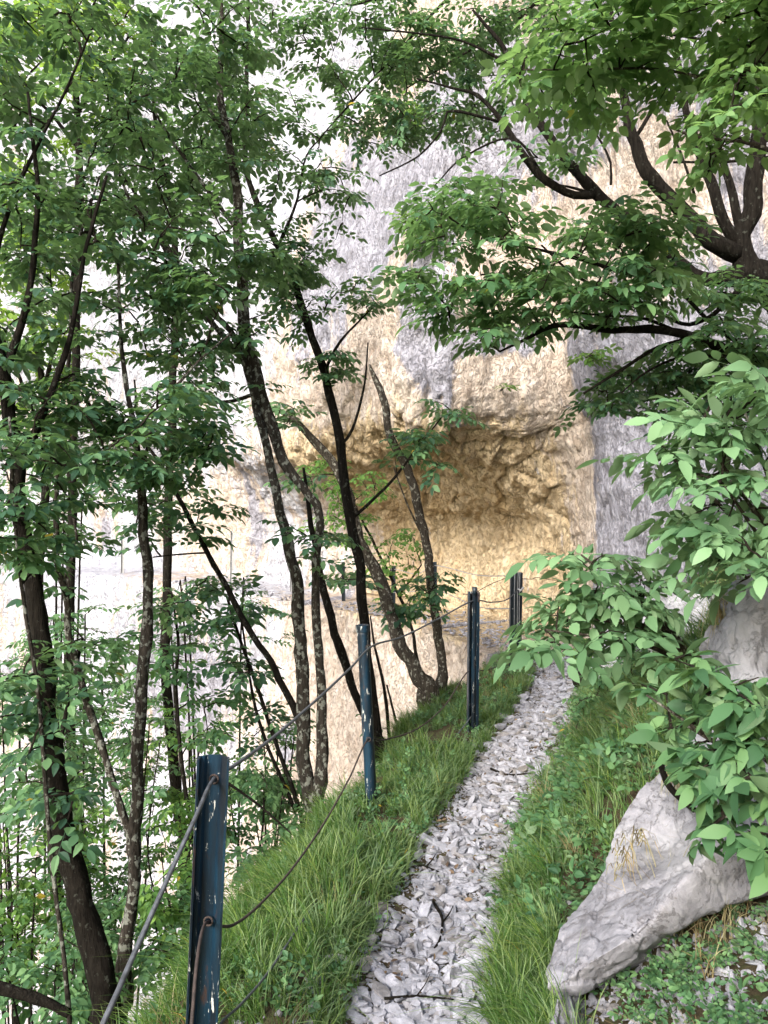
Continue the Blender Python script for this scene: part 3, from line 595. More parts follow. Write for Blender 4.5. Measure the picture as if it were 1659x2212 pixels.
# ------------------------------------------------------------------ the big tree and shrubs on the right
make_tree('tree', 'large dark tree on the right bank spreading thick limbs to the left', 'tree',
    [[(1840, 900, 100), (1760, 740, 85), (1670, 630, 72), (1605, 575, 60), (1605, 520, 42), (1625, 440, 38), (1640, 300, 34), (1640, 150, 31), (1650, 0, 28), (1650, -120, 24)],
     [(1600, 550, 42), (1530, 515, 38), (1455, 440, 34), (1400, 375, 29), (1370, 300, 24), (1350, 220, 19), (1330, 120, 14), (1320, 0, 9)],
     [(1620, 600, 46), (1560, 608, 36), (1505, 597, 28), (1440, 540, 24), (1380, 485, 25), (1330, 455, 25), (1290, 420, 25), (1240, 370, 22), (1190, 300, 18), (1145, 225, 17), (1105, 140, 13), (1080, 90, 9), (1020, 20, 5)],
     [(1290, 420, 16), (1240, 420, 17), (1175, 385, 17), (1130, 330, 15), (1085, 262, 11), (1030, 205, 8), (980, 190, 5), (900, 170, 4)],
     [(1600, 540, 26), (1560, 470, 24), (1530, 380, 21), (1500, 300, 17), (1480, 220, 13), (1460, 100, 9)],
     [(1625, 560, 22), (1600, 500, 20), (1585, 420, 17), (1560, 340, 14), (1540, 290, 10)],
     [(1700, 800, 30, 4.2), (1600, 765, 24, 4.1), (1500, 730, 20, 4.0), (1405, 712, 18, 3.9), (1300, 712, 15, 3.9), (1205, 702, 11, 3.9), (1130, 735, 7, 3.9), (1080, 760, 4, 3.9)],
     [(1500, 730, 12, 4.), (1420, 750, 9, 4.), (1340, 800, 7, 4.), (1260, 850, 5, 4.)],
     [(1605, 620, 14), (1500, 700, 9, 4.2), (1380, 650, 8, 4.), (1250, 600, 6, 4.), (1170, 530, 4, 4.)],
     [(1505, 597, 12), (1400, 600, 9, 4.2), (1250, 560, 8, 4.1), (1120, 530, 6, 4.), (1020, 500, 4, 4.)],
     [(1175, 385, 8), (1110, 300, 5), (1000, 340, 4), (940, 400, 3)],
     [(1080, 262, 6), (970, 240, 6), (955, 280, 5), (900, 340, 4), (820, 380, 3)],
     [(1105, 140, 7), (1000, 90, 5), (880, 70, 4), (780, 60, 3)],
     [(1370, 300, 9), (1440, 205, 7), (1480, 240, 6)], [(1480, 240, 7), (1560, 290, 6), (1659, 305, 6)], [(1455, 350, 5), (1560, 350, 6), (1659, 340, 7)], [(1320, 400, 6), (1315, 340, 5), (1270, 270, 4), (1200, 230, 3)], [(1500, 420, 6), (1470, 330, 5), (1440, 260, 4)], [(1290, 420, 6), (1210, 400, 5), (1140, 400, 3)],
     [(1500, 735, 9, 4.), (1400, 690, 7, 4.), (1290, 680, 5, 4.), (1200, 670, 3, 4.)], [(1600, 770, 9, 4.), (1480, 770, 7, 4.), (1400, 800, 5, 4.), (1340, 850, 3, 4.)], [(1480, 640, 8, 4.3), (1540, 700, 9, 4.2), (1620, 760, 9, 4.2)]], 4.5, 'bark_dark', 'ash', 'leaf_mid', .06,
    [(1270, 560, 3.9, 240, 120, .5, 74, 6), (1080, 660, 3.9, 150, 70, .4, 30, 6), (1000, 480, 4., 130, 90, .4, 26, 5), (1330, 640, 3.8, 140, 60, .4, 20, 5), (920, 600, 4., 90, 50, .3, 9, 5), (1010, 420, 4.2, 100, 60, .4, 12, 5),
     (1180, 300, 4.3, 120, 90, .5, 14, 5), (1600, 640, 4.2, 90, 70, .4, 18, 5), (1560, 740, 4., 140, 60, .4, 22, 5)], seed=31)
make_tree('tree', 'fine leaved branches hanging across the top centre in front of the grey rock', 'tree',
    [[(1820, 700, 50, 5.5), (1790, 300, 44, 5.5), (1700, 60, 34, 5.5), (1500, -70, 22, 5.5), (1250, -90, 16, 5.5), (1000, -40, 10, 5.5), (760, 10, 6, 5.5)],
     [(1250, -90, 8), (1120, 40, 7), (980, 130, 5), (880, 190, 3)], [(1000, -40, 7), (880, 90, 5), (760, 220, 4), (690, 300, 3)], [(1500, -70, 9), (1400, 60, 6), (1330, 160, 4)]], 5.5, 'bark_dark', OV, 'leaf_dark', .055,
    [(760, 90, 5.5, 160, 100, .5, 40, 6), (950, 110, 5.5, 170, 110, .5, 46, 6), (800, 260, 5.5, 130, 80, .4, 24, 6), (990, 260, 5.5, 130, 60, .4, 20, 6), (1150, 60, 5.5, 130, 90, .5, 26, 6), (640, 240, 5.5, 60, 60, .3, 6, 5), (720, 370, 5.5, 90, 50, .3, 8, 5)], seed=32)
make_tree('tree', 'light green broad leaved branches reaching in from the upper right corner', 'tree',
    [[(1950, 900, 60, 3.), (1850, 500, 50, 3.), (1780, 250, 40, 3.), (1720, 60, 28, 3.), (1600, -30, 18, 3.), (1450, -20, 12, 3.), (1300, 20, 8, 3.)],
     [(1780, 250, 18), (1680, 210, 12), (1560, 180, 8), (1420, 150, 6), (1250, 150, 4), (1130, 150, 3)],
     [(1850, 400, 16), (1720, 350, 11), (1620, 310, 9), (1520, 300, 7), (1460, 280, 4)], [(1790, 200, 12), (1700, 120, 9), (1550, 90, 6), (1350, 60, 4)]], 3.0, 'bark_grey', OV, 'leaf_top', .058,
    [(1480, 60, 3., 190, 80, .5, 34, 5), (1250, 90, 3., 150, 70, .4, 22, 5), (1580, 180, 3., 110, 90, .4, 20, 5), (1350, 170, 3.1, 140, 60, .4, 17, 5), (1560, 300, 2.9, 90, 60, .3, 9, 4), (1180, 180, 3.1, 120, 50, .3, 10, 4), (1620, 60, 2.9, 80, 90, .3, 16, 5)], seed=33)

def shrub(name, label, root, Y, blobs, lf, L, kind='ash', seed=0, stems=5, bark='bark_grey', w0=12, flat=.6):
    rs = np.random.RandomState(seed); tr = []
    for j in range(stems):
        b = blobs[j % len(blobs)]; ex, ey, eY = b[0] + rs.uniform(-.4, .4) * b[3], b[1] + rs.uniform(-.4, .4) * b[4], b[2]
        rx, ry = root[0] + rs.uniform(-10, 10), root[1] + rs.uniform(-8, 8)
        tr.append([(rx, ry, w0, Y), ((rx * .6 + ex * .4), (ry * .6 + ey * .4) - 25 + rs.uniform(-15, 15), w0 * .75, (Y + eY) / 2), (ex, ey, w0 * .35, eY)])
    return make_tree(name, label, 'shrub', tr, Y, bark, kind, lf, L, blobs, flat, seed, root_down=.1)
shrub('shrub', 'large pale leaved shrub hanging over the bank at the right edge', (1750, 1330), 2.5,
      [(1600, 1080, 2.4, 120, 120, .35, 26, 4), (1530, 990, 2.5, 80, 90, .3, 13, 4), (1620, 900, 2.5, 100, 110, .3, 18, 4), (1440, 960, 2.6, 30, 40, .2, 3, 3), (1620, 1230, 2.3, 60, 60, .25, 8, 4), (1560, 1180, 2.4, 70, 60, .25, 9, 4)], 'leaf_pale', .068, 'ash', 41, 7, w0=14)
shrub('shrub', 'broad leaved branch reaching left across the path in front of the last post', (1500, 1440), 3.7,
      [(1280, 1310, 3.5, 100, 70, .3, 12, 4), (1190, 1375, 3.4, 50, 45, .2, 5, 4), (1340, 1250, 3.6, 100, 70, .3, 11, 4), (1380, 1350, 3.6, 90, 60, .3, 9, 4), (1250, 1210, 3.6, 60, 40, .2, 4, 4)], 'leaf_pale', .088, 'ash', 42, 6, w0=12)
shrub('shrub', 'broad leaved shrub over the pale slab at the lower right edge', (1730, 1750), 1.95,
      [(1560, 1490, 2.0, 110, 80, .25, 16, 4), (1600, 1600, 1.9, 80, 130, .25, 20, 4), (1570, 1740, 1.85, 80, 110, .2, 16, 4), (1500, 1570, 2.1, 90, 60, .2, 12, 4), (1510, 1680, 2.0, 70, 60, .15, 8, 4), (1640, 1850, 1.8, 40, 60, .15, 5, 4), (1420, 1500, 2.2, 60, 50, .2, 6, 4)], 'leaf_mid', .075, 'whorl', 43, 7, w0=14)
shrub('shrub', 'dark small leaved shrub behind the pale one, with a few yellow leaves', (1560, 980), 4.6,
      [(1400, 830, 4.4, 130, 50, .4, 26, 5), (1280, 880, 4.4, 70, 25, .3, 8, 5), (1500, 800, 4.4, 120, 60, .4, 24, 5), (1480, 900, 4.4, 110, 60, .4, 20, 5), (1580, 860, 4.3, 110, 90, .4, 24, 5), (1620, 760, 4.2, 80, 60, .4, 14, 5)], 'leaf_dark', .05, OV, 44, 6)
shrub('shrub', 'bushy green shrub beside the path where it bends behind the bank', (1380, 1560), 4.9,
      [(1350, 1480, 4.9, 90, 60, .4, 26, 6), (1290, 1520, 5., 70, 50, .3, 16, 5), (1430, 1420, 4.7, 90, 70, .4, 20, 5), (1310, 1590, 4.6, 90, 50, .3, 18, 5), (1460, 1510, 4.2, 80, 60, .3, 16, 5)], 'leaf_mid', .042, OV, 45, 7, w0=8)
shrub('shrub', 'low yellow green shrub at the foot of the cliff past the last post', (1270, 1450), 7.4,
      [(1260, 1400, 7.4, 60, 35, .3, 20, 5), (1310, 1420, 7.2, 60, 40, .3, 18, 5)], 'leaf_fresh', .04, OV, 46, 5, w0=6)
for k, (lab, px, py, rx, ry, lf) in enumerate([('yellow green plants clinging high on the grey rock near the top', 880, 130, 45, 60, 'leaf_fresh'), ('hanging tuft on the grey rock under the top centre leaves', 905, 235, 35, 60, 'leaf_fresh'),
      ('small green tuft on the ochre rock above the hollow', 1280, 765, 22, 14, 'leaf_fresh'), ('tuft growing on the rock left of the big pinnate branch', 900, 480, 40, 50, 'leaf_fresh'), ('tiny tuft at the lip of the hollow', 1085, 840, 8, 9, 'leaf_fresh')]):
    _, _, Yc = face_at(px, py); Yc -= .25; s = Yc / F
    make_tree('rock_plant', lab, 'plant', [[(px, py + ry * .4, 6, Yc + .5), (px, py, 4, Yc)], [(px, py, 4, Yc), (px - rx * .6, py + ry * .5, 3, Yc - .2)]], Yc, 'bark_grey', OV, lf, .07, [(px, py, Yc, rx, ry, .25, max(6, int(rx * ry / 90)), 5)], seed=110 + k, root_down=0)

# ------------------------------------------------------------------ rocks of the right bank
def rock_loft(name, label, cols, material, nu, nv, amp, seed, closed=True):
    A = np.array([[W(*p) for p in c] for c in cols])                       # columns of control points round the rock
    rows = []
    for j in range(A.shape[1]): rows.append(spline(A[:, j], nu))
    Rw = np.array(rows).transpose(1, 0, 2)                                  # nu x k x 3
    if closed: Rw = np.concatenate([Rw, Rw[:, :1]], 1)
    def poly(r):
        L_ = np.concatenate([[0], np.cumsum(np.linalg.norm(np.diff(r, axis=0), axis=1))]); q_ = np.linspace(0, L_[-1], nv); return np.stack([np.interp(q_, L_, r[:, a]) for a in range(3)], 1)
    G = np.array([poly(r) * .72 + spline(r, nv) * .28 for r in Rw]); n = gnorm(G); c = G.mean(axis=(0, 1))
    if (n * (G - c)).sum() < 0: n = -n
    x, y, z = G[..., 0], G[..., 1], G[..., 2]
    d = fbm(x * 3, y * 3, z * 3, 4, seed, True) * amp + fbm(x * 9 + z * 4, y * 9, z * 16, 4, seed + 5, True) * amp * .5 + fbm(x * 40, y * 40, z * 40, 3, seed + 9, True) * amp * .22
    hA, eA = cells(x * 4.2, y * 4.2, z * 5.5, seed); hB, eB = cells(x * 11, y * 11, z * 15, seed + 3)
    d = d * .45 + (hA - .5) * amp * 1.1 - amp * .6 * np.exp(-eA * 26) + (hB - .5) * amp * .45 - amp * .22 * np.exp(-eB * 22)
    G2 = G + n * d[..., None]; G2[:, -1] = G2[:, 0] if closed else G2[:, -1]
    mb = MB(); mb.add(G2, grid_faces(G.shape[0], G.shape[1])); k = len(G2.reshape(-1, 3))
    for e in (0, -1):
        ring = G2[e]; cc = ring.mean(0); V = np.vstack([ring, cc]); m_ = len(ring)
        mb.add(V, None, [((a, a + 1, m_) if e == 0 else (a + 1, a, m_)) for a in range(m_ - 1)])
    o = mb.build(name, M[material]); recenter(o); tag(o, label, 'rock'); return o
rock_loft('rock_slab', 'big pale limestone slab tilting down to a blunt tip beside the path', [
    [(1186, 2100, 2.16), (1183, 2118, 2.1), (1184, 2132, 2.1), (1192, 2142, 2.12), (1205, 2140, 2.2), (1205, 2110, 2.22)],
    [(1205, 2035, 2.26), (1212, 2085, 2.14), (1222, 2118, 2.06), (1236, 2146, 2.08), (1265, 2125, 2.24), (1240, 2050, 2.34)],
    [(1228, 1988, 2.36), (1252, 2030, 2.2), (1272, 2082, 2.05), (1282, 2124, 2.10), (1330, 2100, 2.34), (1290, 2010, 2.5)],
    [(1292, 1896, 2.5), (1330, 1945, 2.30), (1352, 2030, 2.06), (1368, 2072, 2.10), (1410, 2060, 2.4), (1370, 1910, 2.75)],
    [(1328, 1812, 2.62), (1392, 1870, 2.42), (1412, 1975, 2.10), (1438, 2022, 2.13), (1480, 2010, 2.5), (1430, 1830, 2.9)],
    [(1375, 1725, 2.74), (1440, 1830, 2.50), (1462, 1915, 2.14), (1495, 1985, 2.16), (1540, 1975, 2.5), (1490, 1760, 3.)],
    [(1425, 1665, 2.8), (1490, 1770, 2.50), (1530, 1850, 2.2), (1560, 1958, 2.2), (1600, 1950, 2.5), (1540, 1700, 3.)],
    [(1510, 1580, 2.8), (1560, 1690, 2.5), (1590, 1800, 2.25), (1640, 1930, 2.24), (1690, 1900, 2.5), (1640, 1600, 3.)],
    [(1600, 1540, 2.9), (1660, 1620, 2.5), (1700, 1760, 2.35), (1760, 1880, 2.3), (1800, 1850, 2.6), (1750, 1580, 3.1)]], 'slab', 190, 150, .013, 5)
rock_loft('boulder', 'pale rounded boulder bulging from the bank at the right edge', [
    [(1530, 1400, 3.1), (1515, 1440, 3.0), (1520, 1500, 3.0), (1560, 1500, 3.1), (1560, 1420, 3.3)],
    [(1590, 1235, 3.0), (1590, 1350, 2.65), (1610, 1500, 2.6), (1680, 1500, 3.), (1660, 1300, 3.2)],
    [(1670, 1190, 3.0), (1700, 1330, 2.6), (1720, 1500, 2.6), (1780, 1480, 3.), (1760, 1250, 3.2)],
    [(1780, 1230, 3.0), (1800, 1340, 2.7), (1820, 1450, 2.7), (1850, 1440, 3.), (1840, 1280, 3.2)]], 'slab', 110, 90, .04, 8)
rock_loft('rock_outcrop', 'dark bluish grey rock showing under the leaves between the path and the boulder', [
    [(1290, 1400, 6.6), (1290, 1450, 6.4), (1300, 1520, 6.3), (1330, 1520, 6.8), (1330, 1410, 6.9)],
    [(1370, 1300, 6.0), (1365, 1400, 5.6), (1370, 1540, 5.4), (1450, 1540, 6.0), (1440, 1320, 6.3)],
    [(1450, 1270, 4.9), (1445, 1370, 4.6), (1450, 1540, 4.5), (1540, 1530, 5.0), (1530, 1290, 5.2)],
    [(1560, 1300, 4.2), (1560, 1400, 4.), (1580, 1530, 4.), (1650, 1500, 4.4), (1640, 1330, 4.6)]], 'wetrock', 110, 80, .07, 12)
rock_loft('rock_slab', 'narrow rock wedge standing on edge under the tip of the slab', [
    [(1195, 2225, 1.95), (1190, 2240, 1.9), (1200, 2260, 1.9), (1230, 2260, 2.), (1230, 2230, 2.05)],
    [(1205, 2150, 2.02), (1195, 2200, 1.94), (1210, 2240, 1.93), (1240, 2240, 2.05), (1235, 2160, 2.1)],
    [(1232, 2140, 2.1), (1240, 2180, 2.0), (1250, 2220, 1.98), (1265, 2220, 2.08), (1262, 2150, 2.15)]], 'slab', 40, 40, .015, 15)
# metal stub fixed in the slab
mb = MB(); tube(mb, spline([W(1425, 1640, 2.45), W(1440, 1690, 2.4), W(1470, 1725, 2.38), W(1500, 1750, 2.38)], 14), [.011] * 9 + [.010] * 5, 8, .1, seed=4); 
o = mb.build('dead_branch', M['bark_dark']); recenter(o); tag(o, 'bare dark stick lying against the top of the pale slab', 'branch')
mb = MB(); tube(mb, spline([W(1240, 1468, 6.6), W(1290, 1462, 6.5), W(1335, 1475, 6.4), W(1370, 1500, 6.2)], 16), [.06, .07, .075, .08, .08, .075, .07, .07, .07, .065, .06, .055, .05, .04, .03, .02], 10, .5, seed=9)
o = mb.build('fallen_log', M['bark_dark']); recenter(o); tag(o, 'short dark rotten log at the right side of the path bend', 'log')

# ------------------------------------------------------------------ stones of the path
def stone(rs, flat):
    import bmesh
    bm = bmesh.new(); bmesh.ops.create_icosphere(bm, subdivisions=2, radius=1); V = np.array([v.co[:] for v in bm.verts]); T = np.array([[v.index for v in f.verts] for f in bm.faces]); bm.free()
    for _ in range(9):
        n = rs.normal(size=3); n /= np.linalg.norm(n); h = rs.uniform(.28, .7); d = V @ n - h; V = V - np.maximum(d, 0)[:, None] * n
    V *= np.array([rs.uniform(.9, 1.6), rs.uniform(.6, 1.), flat * rs.uniform(.8, 1.2)]); V += .02 * rs.normal(size=V.shape); return V, None, T
rs = np.random.RandomState(12); STN = [stone(rs, f) for f in (.3, .35, .5, .45, .6, .4, .35, .65, .7, .5, .3, .8)]
def scatter_stones(n, y0, y1, wmul, smin, smax, seed, sd=0., power=3.2):
    rs = np.random.RandomState(seed); yy = y0 + (y1 - y0) * rs.uniform(0, 1, n) ** 1.1
    s = np.argmin(np.abs(PP[None, :, 1] - yy[:, None]), 1); off = rs.normal(0, .42, n) * PW[s] * wmul + sd
    nrm = np.stack([PT[s, 1], -PT[s, 0]], 1); p = PP[s] + nrm * off[:, None] + rs.normal(0, .02, (n, 2)); size = smin + (smax - smin) * rs.uniform(0, 1, n) ** power
    z = ground(p[:, 0], p[:, 1]) + size * rs.uniform(.0, .4, n)
    return np.c_[p, z], size
mb = MB()
for args in [(6200, 1.3, 5., 1.3, .006, .045, 1), (4200, 4.5, 10., 1.3, .010, .055, 2), (1500, 1.3, 6., 2.1, .006, .02, 4), (2600, 1.4, 3.0, 2.3, .006, .035, 5), (9000, 1.3, 5., 1.7, .003, .012, 6), (5000, 4., 8., 1.6, .005, .016, 7), (160, 1.6, 8., 1.7, .03, .06, 9)]:
    p, s = scatter_stones(*args); n = len(p); d = R.normal(size=(n, 3)); d[:, 2] *= .25; u = np.array([0, 0, 1.]) + R.normal(size=(n, 3)) * .35
    place(mb, STN, p, d, u, s)
# rubble on the ledge beyond and under the slab
n = 2600; k = R.randint(0, len(us), n); k = np.where((us[k] > at_y(9.)) & (us[k] < at_y(16.5)), k, 300); f = R.uniform(.0, 1., n)
p = np.stack([fx[k] + nx[k] * Ew[k] * f, fy[k] + ny[k] * Ew[k] * f, zl[k] + .03], 1); place(mb, STN, p, R.normal(size=(n, 3)) * [1, 1, .2], np.array([0, 0, 1.]) + R.normal(size=(n, 3)) * .3, R.uniform(.012, .05, n))
n = 3800; xx, yy = R.uniform(.42, 1.5, n), R.uniform(1.5, 2.3, n); place(mb, STN, np.stack([xx, yy, ground(xx, yy) + .004], 1), R.normal(size=(n, 3)), np.array([0, 0, 1.]) + R.normal(size=(n, 3)) * .4, .004 + .02 * R.uniform(0, 1, n) ** 2.5)
tag(mb.build('gravel', M['gravel'], smooth=False), 'broken white limestone gravel covering the footpath', 'gravel', kind='stuff')

big = [(838, 2040, 52), (735, 2085, 44), (760, 2120, 40), (902, 1850, 32), (850, 2080, 34), (880, 2110, 34), (935, 2060, 42), (800, 2035, 30), (990, 2170, 40), (920, 1975, 34), (885, 1990, 30), (1055, 1608, 24), (1185, 1645, 26), (1060, 1660, 22),
       (985, 1700, 22), (1010, 1980, 32), (960, 2150, 44), (870, 2150, 36), (1140, 1530, 30), (1200, 1540, 30), (1165, 1552, 24), (1120, 1530, 24), (950, 1900, 34), (1000, 1880, 28), (905, 1940, 30), (940, 1830, 24), (1075, 1760, 24), (1100, 1700, 20), (1010, 1800, 26), (1160, 1600, 20),
       (780, 2180, 34), (820, 2200, 40), (900, 2200, 40), (1040, 1940, 26), (840, 1920, 24), (1090, 1640, 20), (1050, 1720, 20), (970, 1770, 22), (1130, 1660, 20), (1000, 2060, 34)]
def put_stone(px, py, wpx, k, label, group):
    Y = 2560. / max(py - CY, 1) if py > CY else 5
    for _ in range(12):
        x = (px - CX) / F * Y; gz = float(ground(np.array([x]), np.array([Y]))[0]); Y = Y * .5 + .5 * (EYE - gz) * F / (py - CY)
    rs = np.random.RandomState(400 + k); V, _, T = stone(rs, .62); s = wpx * .5 * Y / F; a = rs.uniform(0, 6.28); ca_, sa_ = math.cos(a), math.sin(a)
    V = V * s; V = V @ np.array([[ca_, sa_, 0], [-sa_, ca_, 0], [0, 0, 1]]).T; mb = MB(); mb.add(V, None, T); o = mb.build('stone', M['slab'], smooth=False)
    o.location = ((px - CX) / F * Y, Y, gz + .35 * s); return tag(o, label, 'stone', group)
sp = {0: 'large white angular stone lying at the left verge near the bottom', 1: 'whitish block half in the grass left of the gravel at the bottom', 3: 'upright pale stone on the left verge halfway up the near path', 11: 'white stone at the foot of the third post', 12: 'flat pale stone at the right edge of the path below the bend', 18: 'long flat stone laid across the far path'}
for k, (px, py, wp) in enumerate(big): put_stone(px, py, wp, k, sp.get(k, 'loose pale limestone chunk, one of many larger stones lying on the gravel path'), 'larger loose stones on the path')

# ------------------------------------------------------------------ grass and herbs
def blades(n_t, y0, y1, d0, d1, per, l0, l1, wd, seed, lean=1.0, dens=None):
    rs = np.random.RandomState(seed); s_y = y0 + (y1 - y0) * rs.uniform(0, 1, n_t) ** 1.2; s = np.argmin(np.abs(PP[None, :, 1] - s_y[:, None]), 1)
    sg = np.sign(d0 + d1); a = rs.uniform(0, 1, n_t); off = sg * (PW[s] + abs(d0) + (abs(d1) - abs(d0)) * a)
    p = PP[s] + np.stack([PT[s, 1], -PT[s, 0]], 1) * off[:, None]; keep = fbm(p[:, 0] * 2.5, p[:, 1] * 2.5, p[:, 0] * 0, 2, seed) > -.25; p = p[keep]; n_t = len(p)
    tl = rs.uniform(.5, 1.25, n_t) * (.95 + .7 * fbm(p[:, 0] * 3.5, p[:, 1] * 3.5, p[:, 0] * 0 + 5, 2, seed + 3)); c = np.repeat(p, per, 0) + rs.normal(0, .017, (n_t * per, 2)); n = len(c); ln = np.repeat(tl, per) * rs.uniform(l0, l1, n)
    az_ = rs.uniform(0, 2 * math.pi, n); dx, dy = np.cos(az_), np.sin(az_) - .15
    e = .03; gxx = (ground(c[:, 0] + e, c[:, 1]) - ground(c[:, 0] - e, c[:, 1])) / (2 * e); dx = dx - lean * np.clip(gxx, -1.2, 1.2) * .8
    z0 = ground(c[:, 0], c[:, 1]) - .005; bend = rs.uniform(.3, 1.25, n); K = 5; Vs = []
    tw = rs.uniform(0, math.pi, n); wx, wy = np.cos(tw), np.sin(tw)
    for k in range(K):
        t = k / (K - 1); h = ln * (t - .55 * bend * t * t); o = ln * bend * .62 * t ** 1.7; ww = wd * (1 - t) ** .6 * .5 * rs.uniform(.7, 1.2)
        cx_, cy_, cz_ = c[:, 0] + dx * o, c[:, 1] + dy * o, z0 + h
        Vs += [np.stack([cx_ - wx * ww, cy_ - wy * ww, cz_], 1), np.stack([cx_ + wx * ww, cy_ + wy * ww, cz_], 1)]
    V = np.stack(Vs, 1); off = (np.arange(n) * 2 * K)[:, None, None]; q = np.array([(2 * k, 2 * k + 1, 2 * k + 3, 2 * k + 2) for k in range(K - 1)])[None] + off
    return V.reshape(-1, 3), q.reshape(-1, 4)
mb = MB()
mb.add(*blades(1500, .9, 3.4, -.03, -1.3, 30, .10, .25, .0055, 1)); mb.add(*blades(1500, 3., 8.4, -.02, -1.0, 26, .08, .21, .0065, 2)); mb.add(*blades(700, 1.2, 8, .03, -.12, 14, .06, .18, .0045, 3)); mb.add(*blades(700, .8, 3.6, -.1, -1.4, 30, .1, .26, .005, 4))
mb.add(*blades(900, 5.2, 8.0, -.7, -1.7, 24, .10, .24, .0065, 6)); mb.add(*blades(500, 1.4, 8, .12, -.02, 9, .05, .13, .0045, 31))
tag(mb.build('verge_grass', M['grass']), 'long soft grass covering the slope under the posts, left of the path', 'grass', kind='stuff')
mb = MB()
mb.add(*blades(480, 1.3, 3.2, -.02, .22, 30, .1, .28, .0055, 11)); mb.add(*blades(600, 3., 8.2, .0, .75, 24, .08, .24, .006, 12)); mb.add(*blades(450, 1.4, 8, -.08, .1, 9, .05, .13, .0045, 32)); mb.add(*blades(200, 2.9, 6.0, .55, 1.1, 26, .14, .3, .005, 14))
tag(mb.build('bank_grass', M['grass']), 'grass tufts covering the bank right of the path', 'grass', kind='stuff')
mb = MB(); mb.add(*blades(130, 1.2, 8, -.05, -.9, 16, .1, .22, .003, 21)); mb.add(*blades(150, 1.8, 7, .1, 1.1, 22, .12, .3, .003, 22))
for (px, py, Y, n_, l_) in [(1345, 1850, 2.33, 16, .09), (1372, 1815, 2.45, 20, .10), (1335, 1885, 2.3, 8, .07), (1470, 1700, 2.55, 50, .12), (1450, 1680, 2.65, 50, .12), (1560, 1330, 3.0, 90, .2), (1570, 1380, 3.0, 90, .2), (1590, 1230, 3.05, 60, .2)]:
    c0 = W(px, py, Y)
    for _ in range(n_):
        a_ = R.uniform(0, 6.28); l1 = l_ * R.uniform(.5, 1.2); o_ = np.array([math.cos(a_) * .5, -abs(math.sin(a_)) * .5 - .15, 0]); b_ = c0 + R.normal(0, .015, 3)
        P_ = np.array([b_, b_ + o_ * l1 * .35 + [0, 0, l1 * .4], b_ + o_ * l1 * .9 + [0, 0, l1 * .35], b_ + o_ * l1 * 1.3 - [0, 0, l1 * .15]]); w_ = np.array([math.sin(a_), math.cos(a_), .2]) * .0018
        V_ = np.concatenate([[p_ - w_ * k_, p_ + w_ * k_] for p_, k_ in zip(P_, (1, 1, .8, .2))]); mb.add(V_, [(0, 1, 3, 2), (2, 3, 5, 4), (4, 5, 7, 6)])
tag(mb.build('dry_grass', M['dry']), 'straw coloured dead grass mixed into the verges', 'grass', kind='stuff')
def herbs(n, y0, y1, d0, d1, L, seed, kind=OV):
    rs = np.random.RandomState(seed); s_y = rs.uniform(y0, y1, n); s = np.argmin(np.abs(PP[None, :, 1] - s_y[:, None]), 1); sg = np.sign(d0 + d1)
    p = PP[s] + np.stack([PT[s, 1], -PT[s, 0]], 1) * (sg * (PW[s] + rs.uniform(abs(d0), abs(d1), n)))[:, None]
    p = p[fbm(p[:, 0] * 3, p[:, 1] * 3, p[:, 0] * 0, 2, seed) > -.1]; n = len(p); d = rs.normal(size=(n, 3)); d[:, 2] = np.abs(d[:, 2]) * .8 + .3
    place(hm, SPR[kind], np.c_[p, ground(p[:, 0], p[:, 1]) + rs.uniform(.0, .06, n)], d, np.array([0, 0, 1.]) + rs.normal(size=(n, 3)) * .5, L * rs.uniform(.6, 1.2, n))
hm = MB(); herbs(900, 1.3, 2.3, .35, 1.6, .018, 26); herbs(250, 1.3, 2.3, .35, 1.6, .028, 27); herbs(3200, 2.6, 7.8, .0, .85, .026, 5); herbs(900, 2.6, 6, .05, .7, .04, 15); herbs(1600, 1.4, 2.6, .3, 1.5, .02, 6); herbs(500, 4, 8, .3, 1.3, .035, 8, 'ash'); herbs(2200, 2.2, 8., -.03, -.8, .024, 7)
tag(hm.build('herbs', M['leaf_mid'], smooth=False), 'small leafy herbs and seedlings mixed into the grass', 'ground cover', kind='stuff')
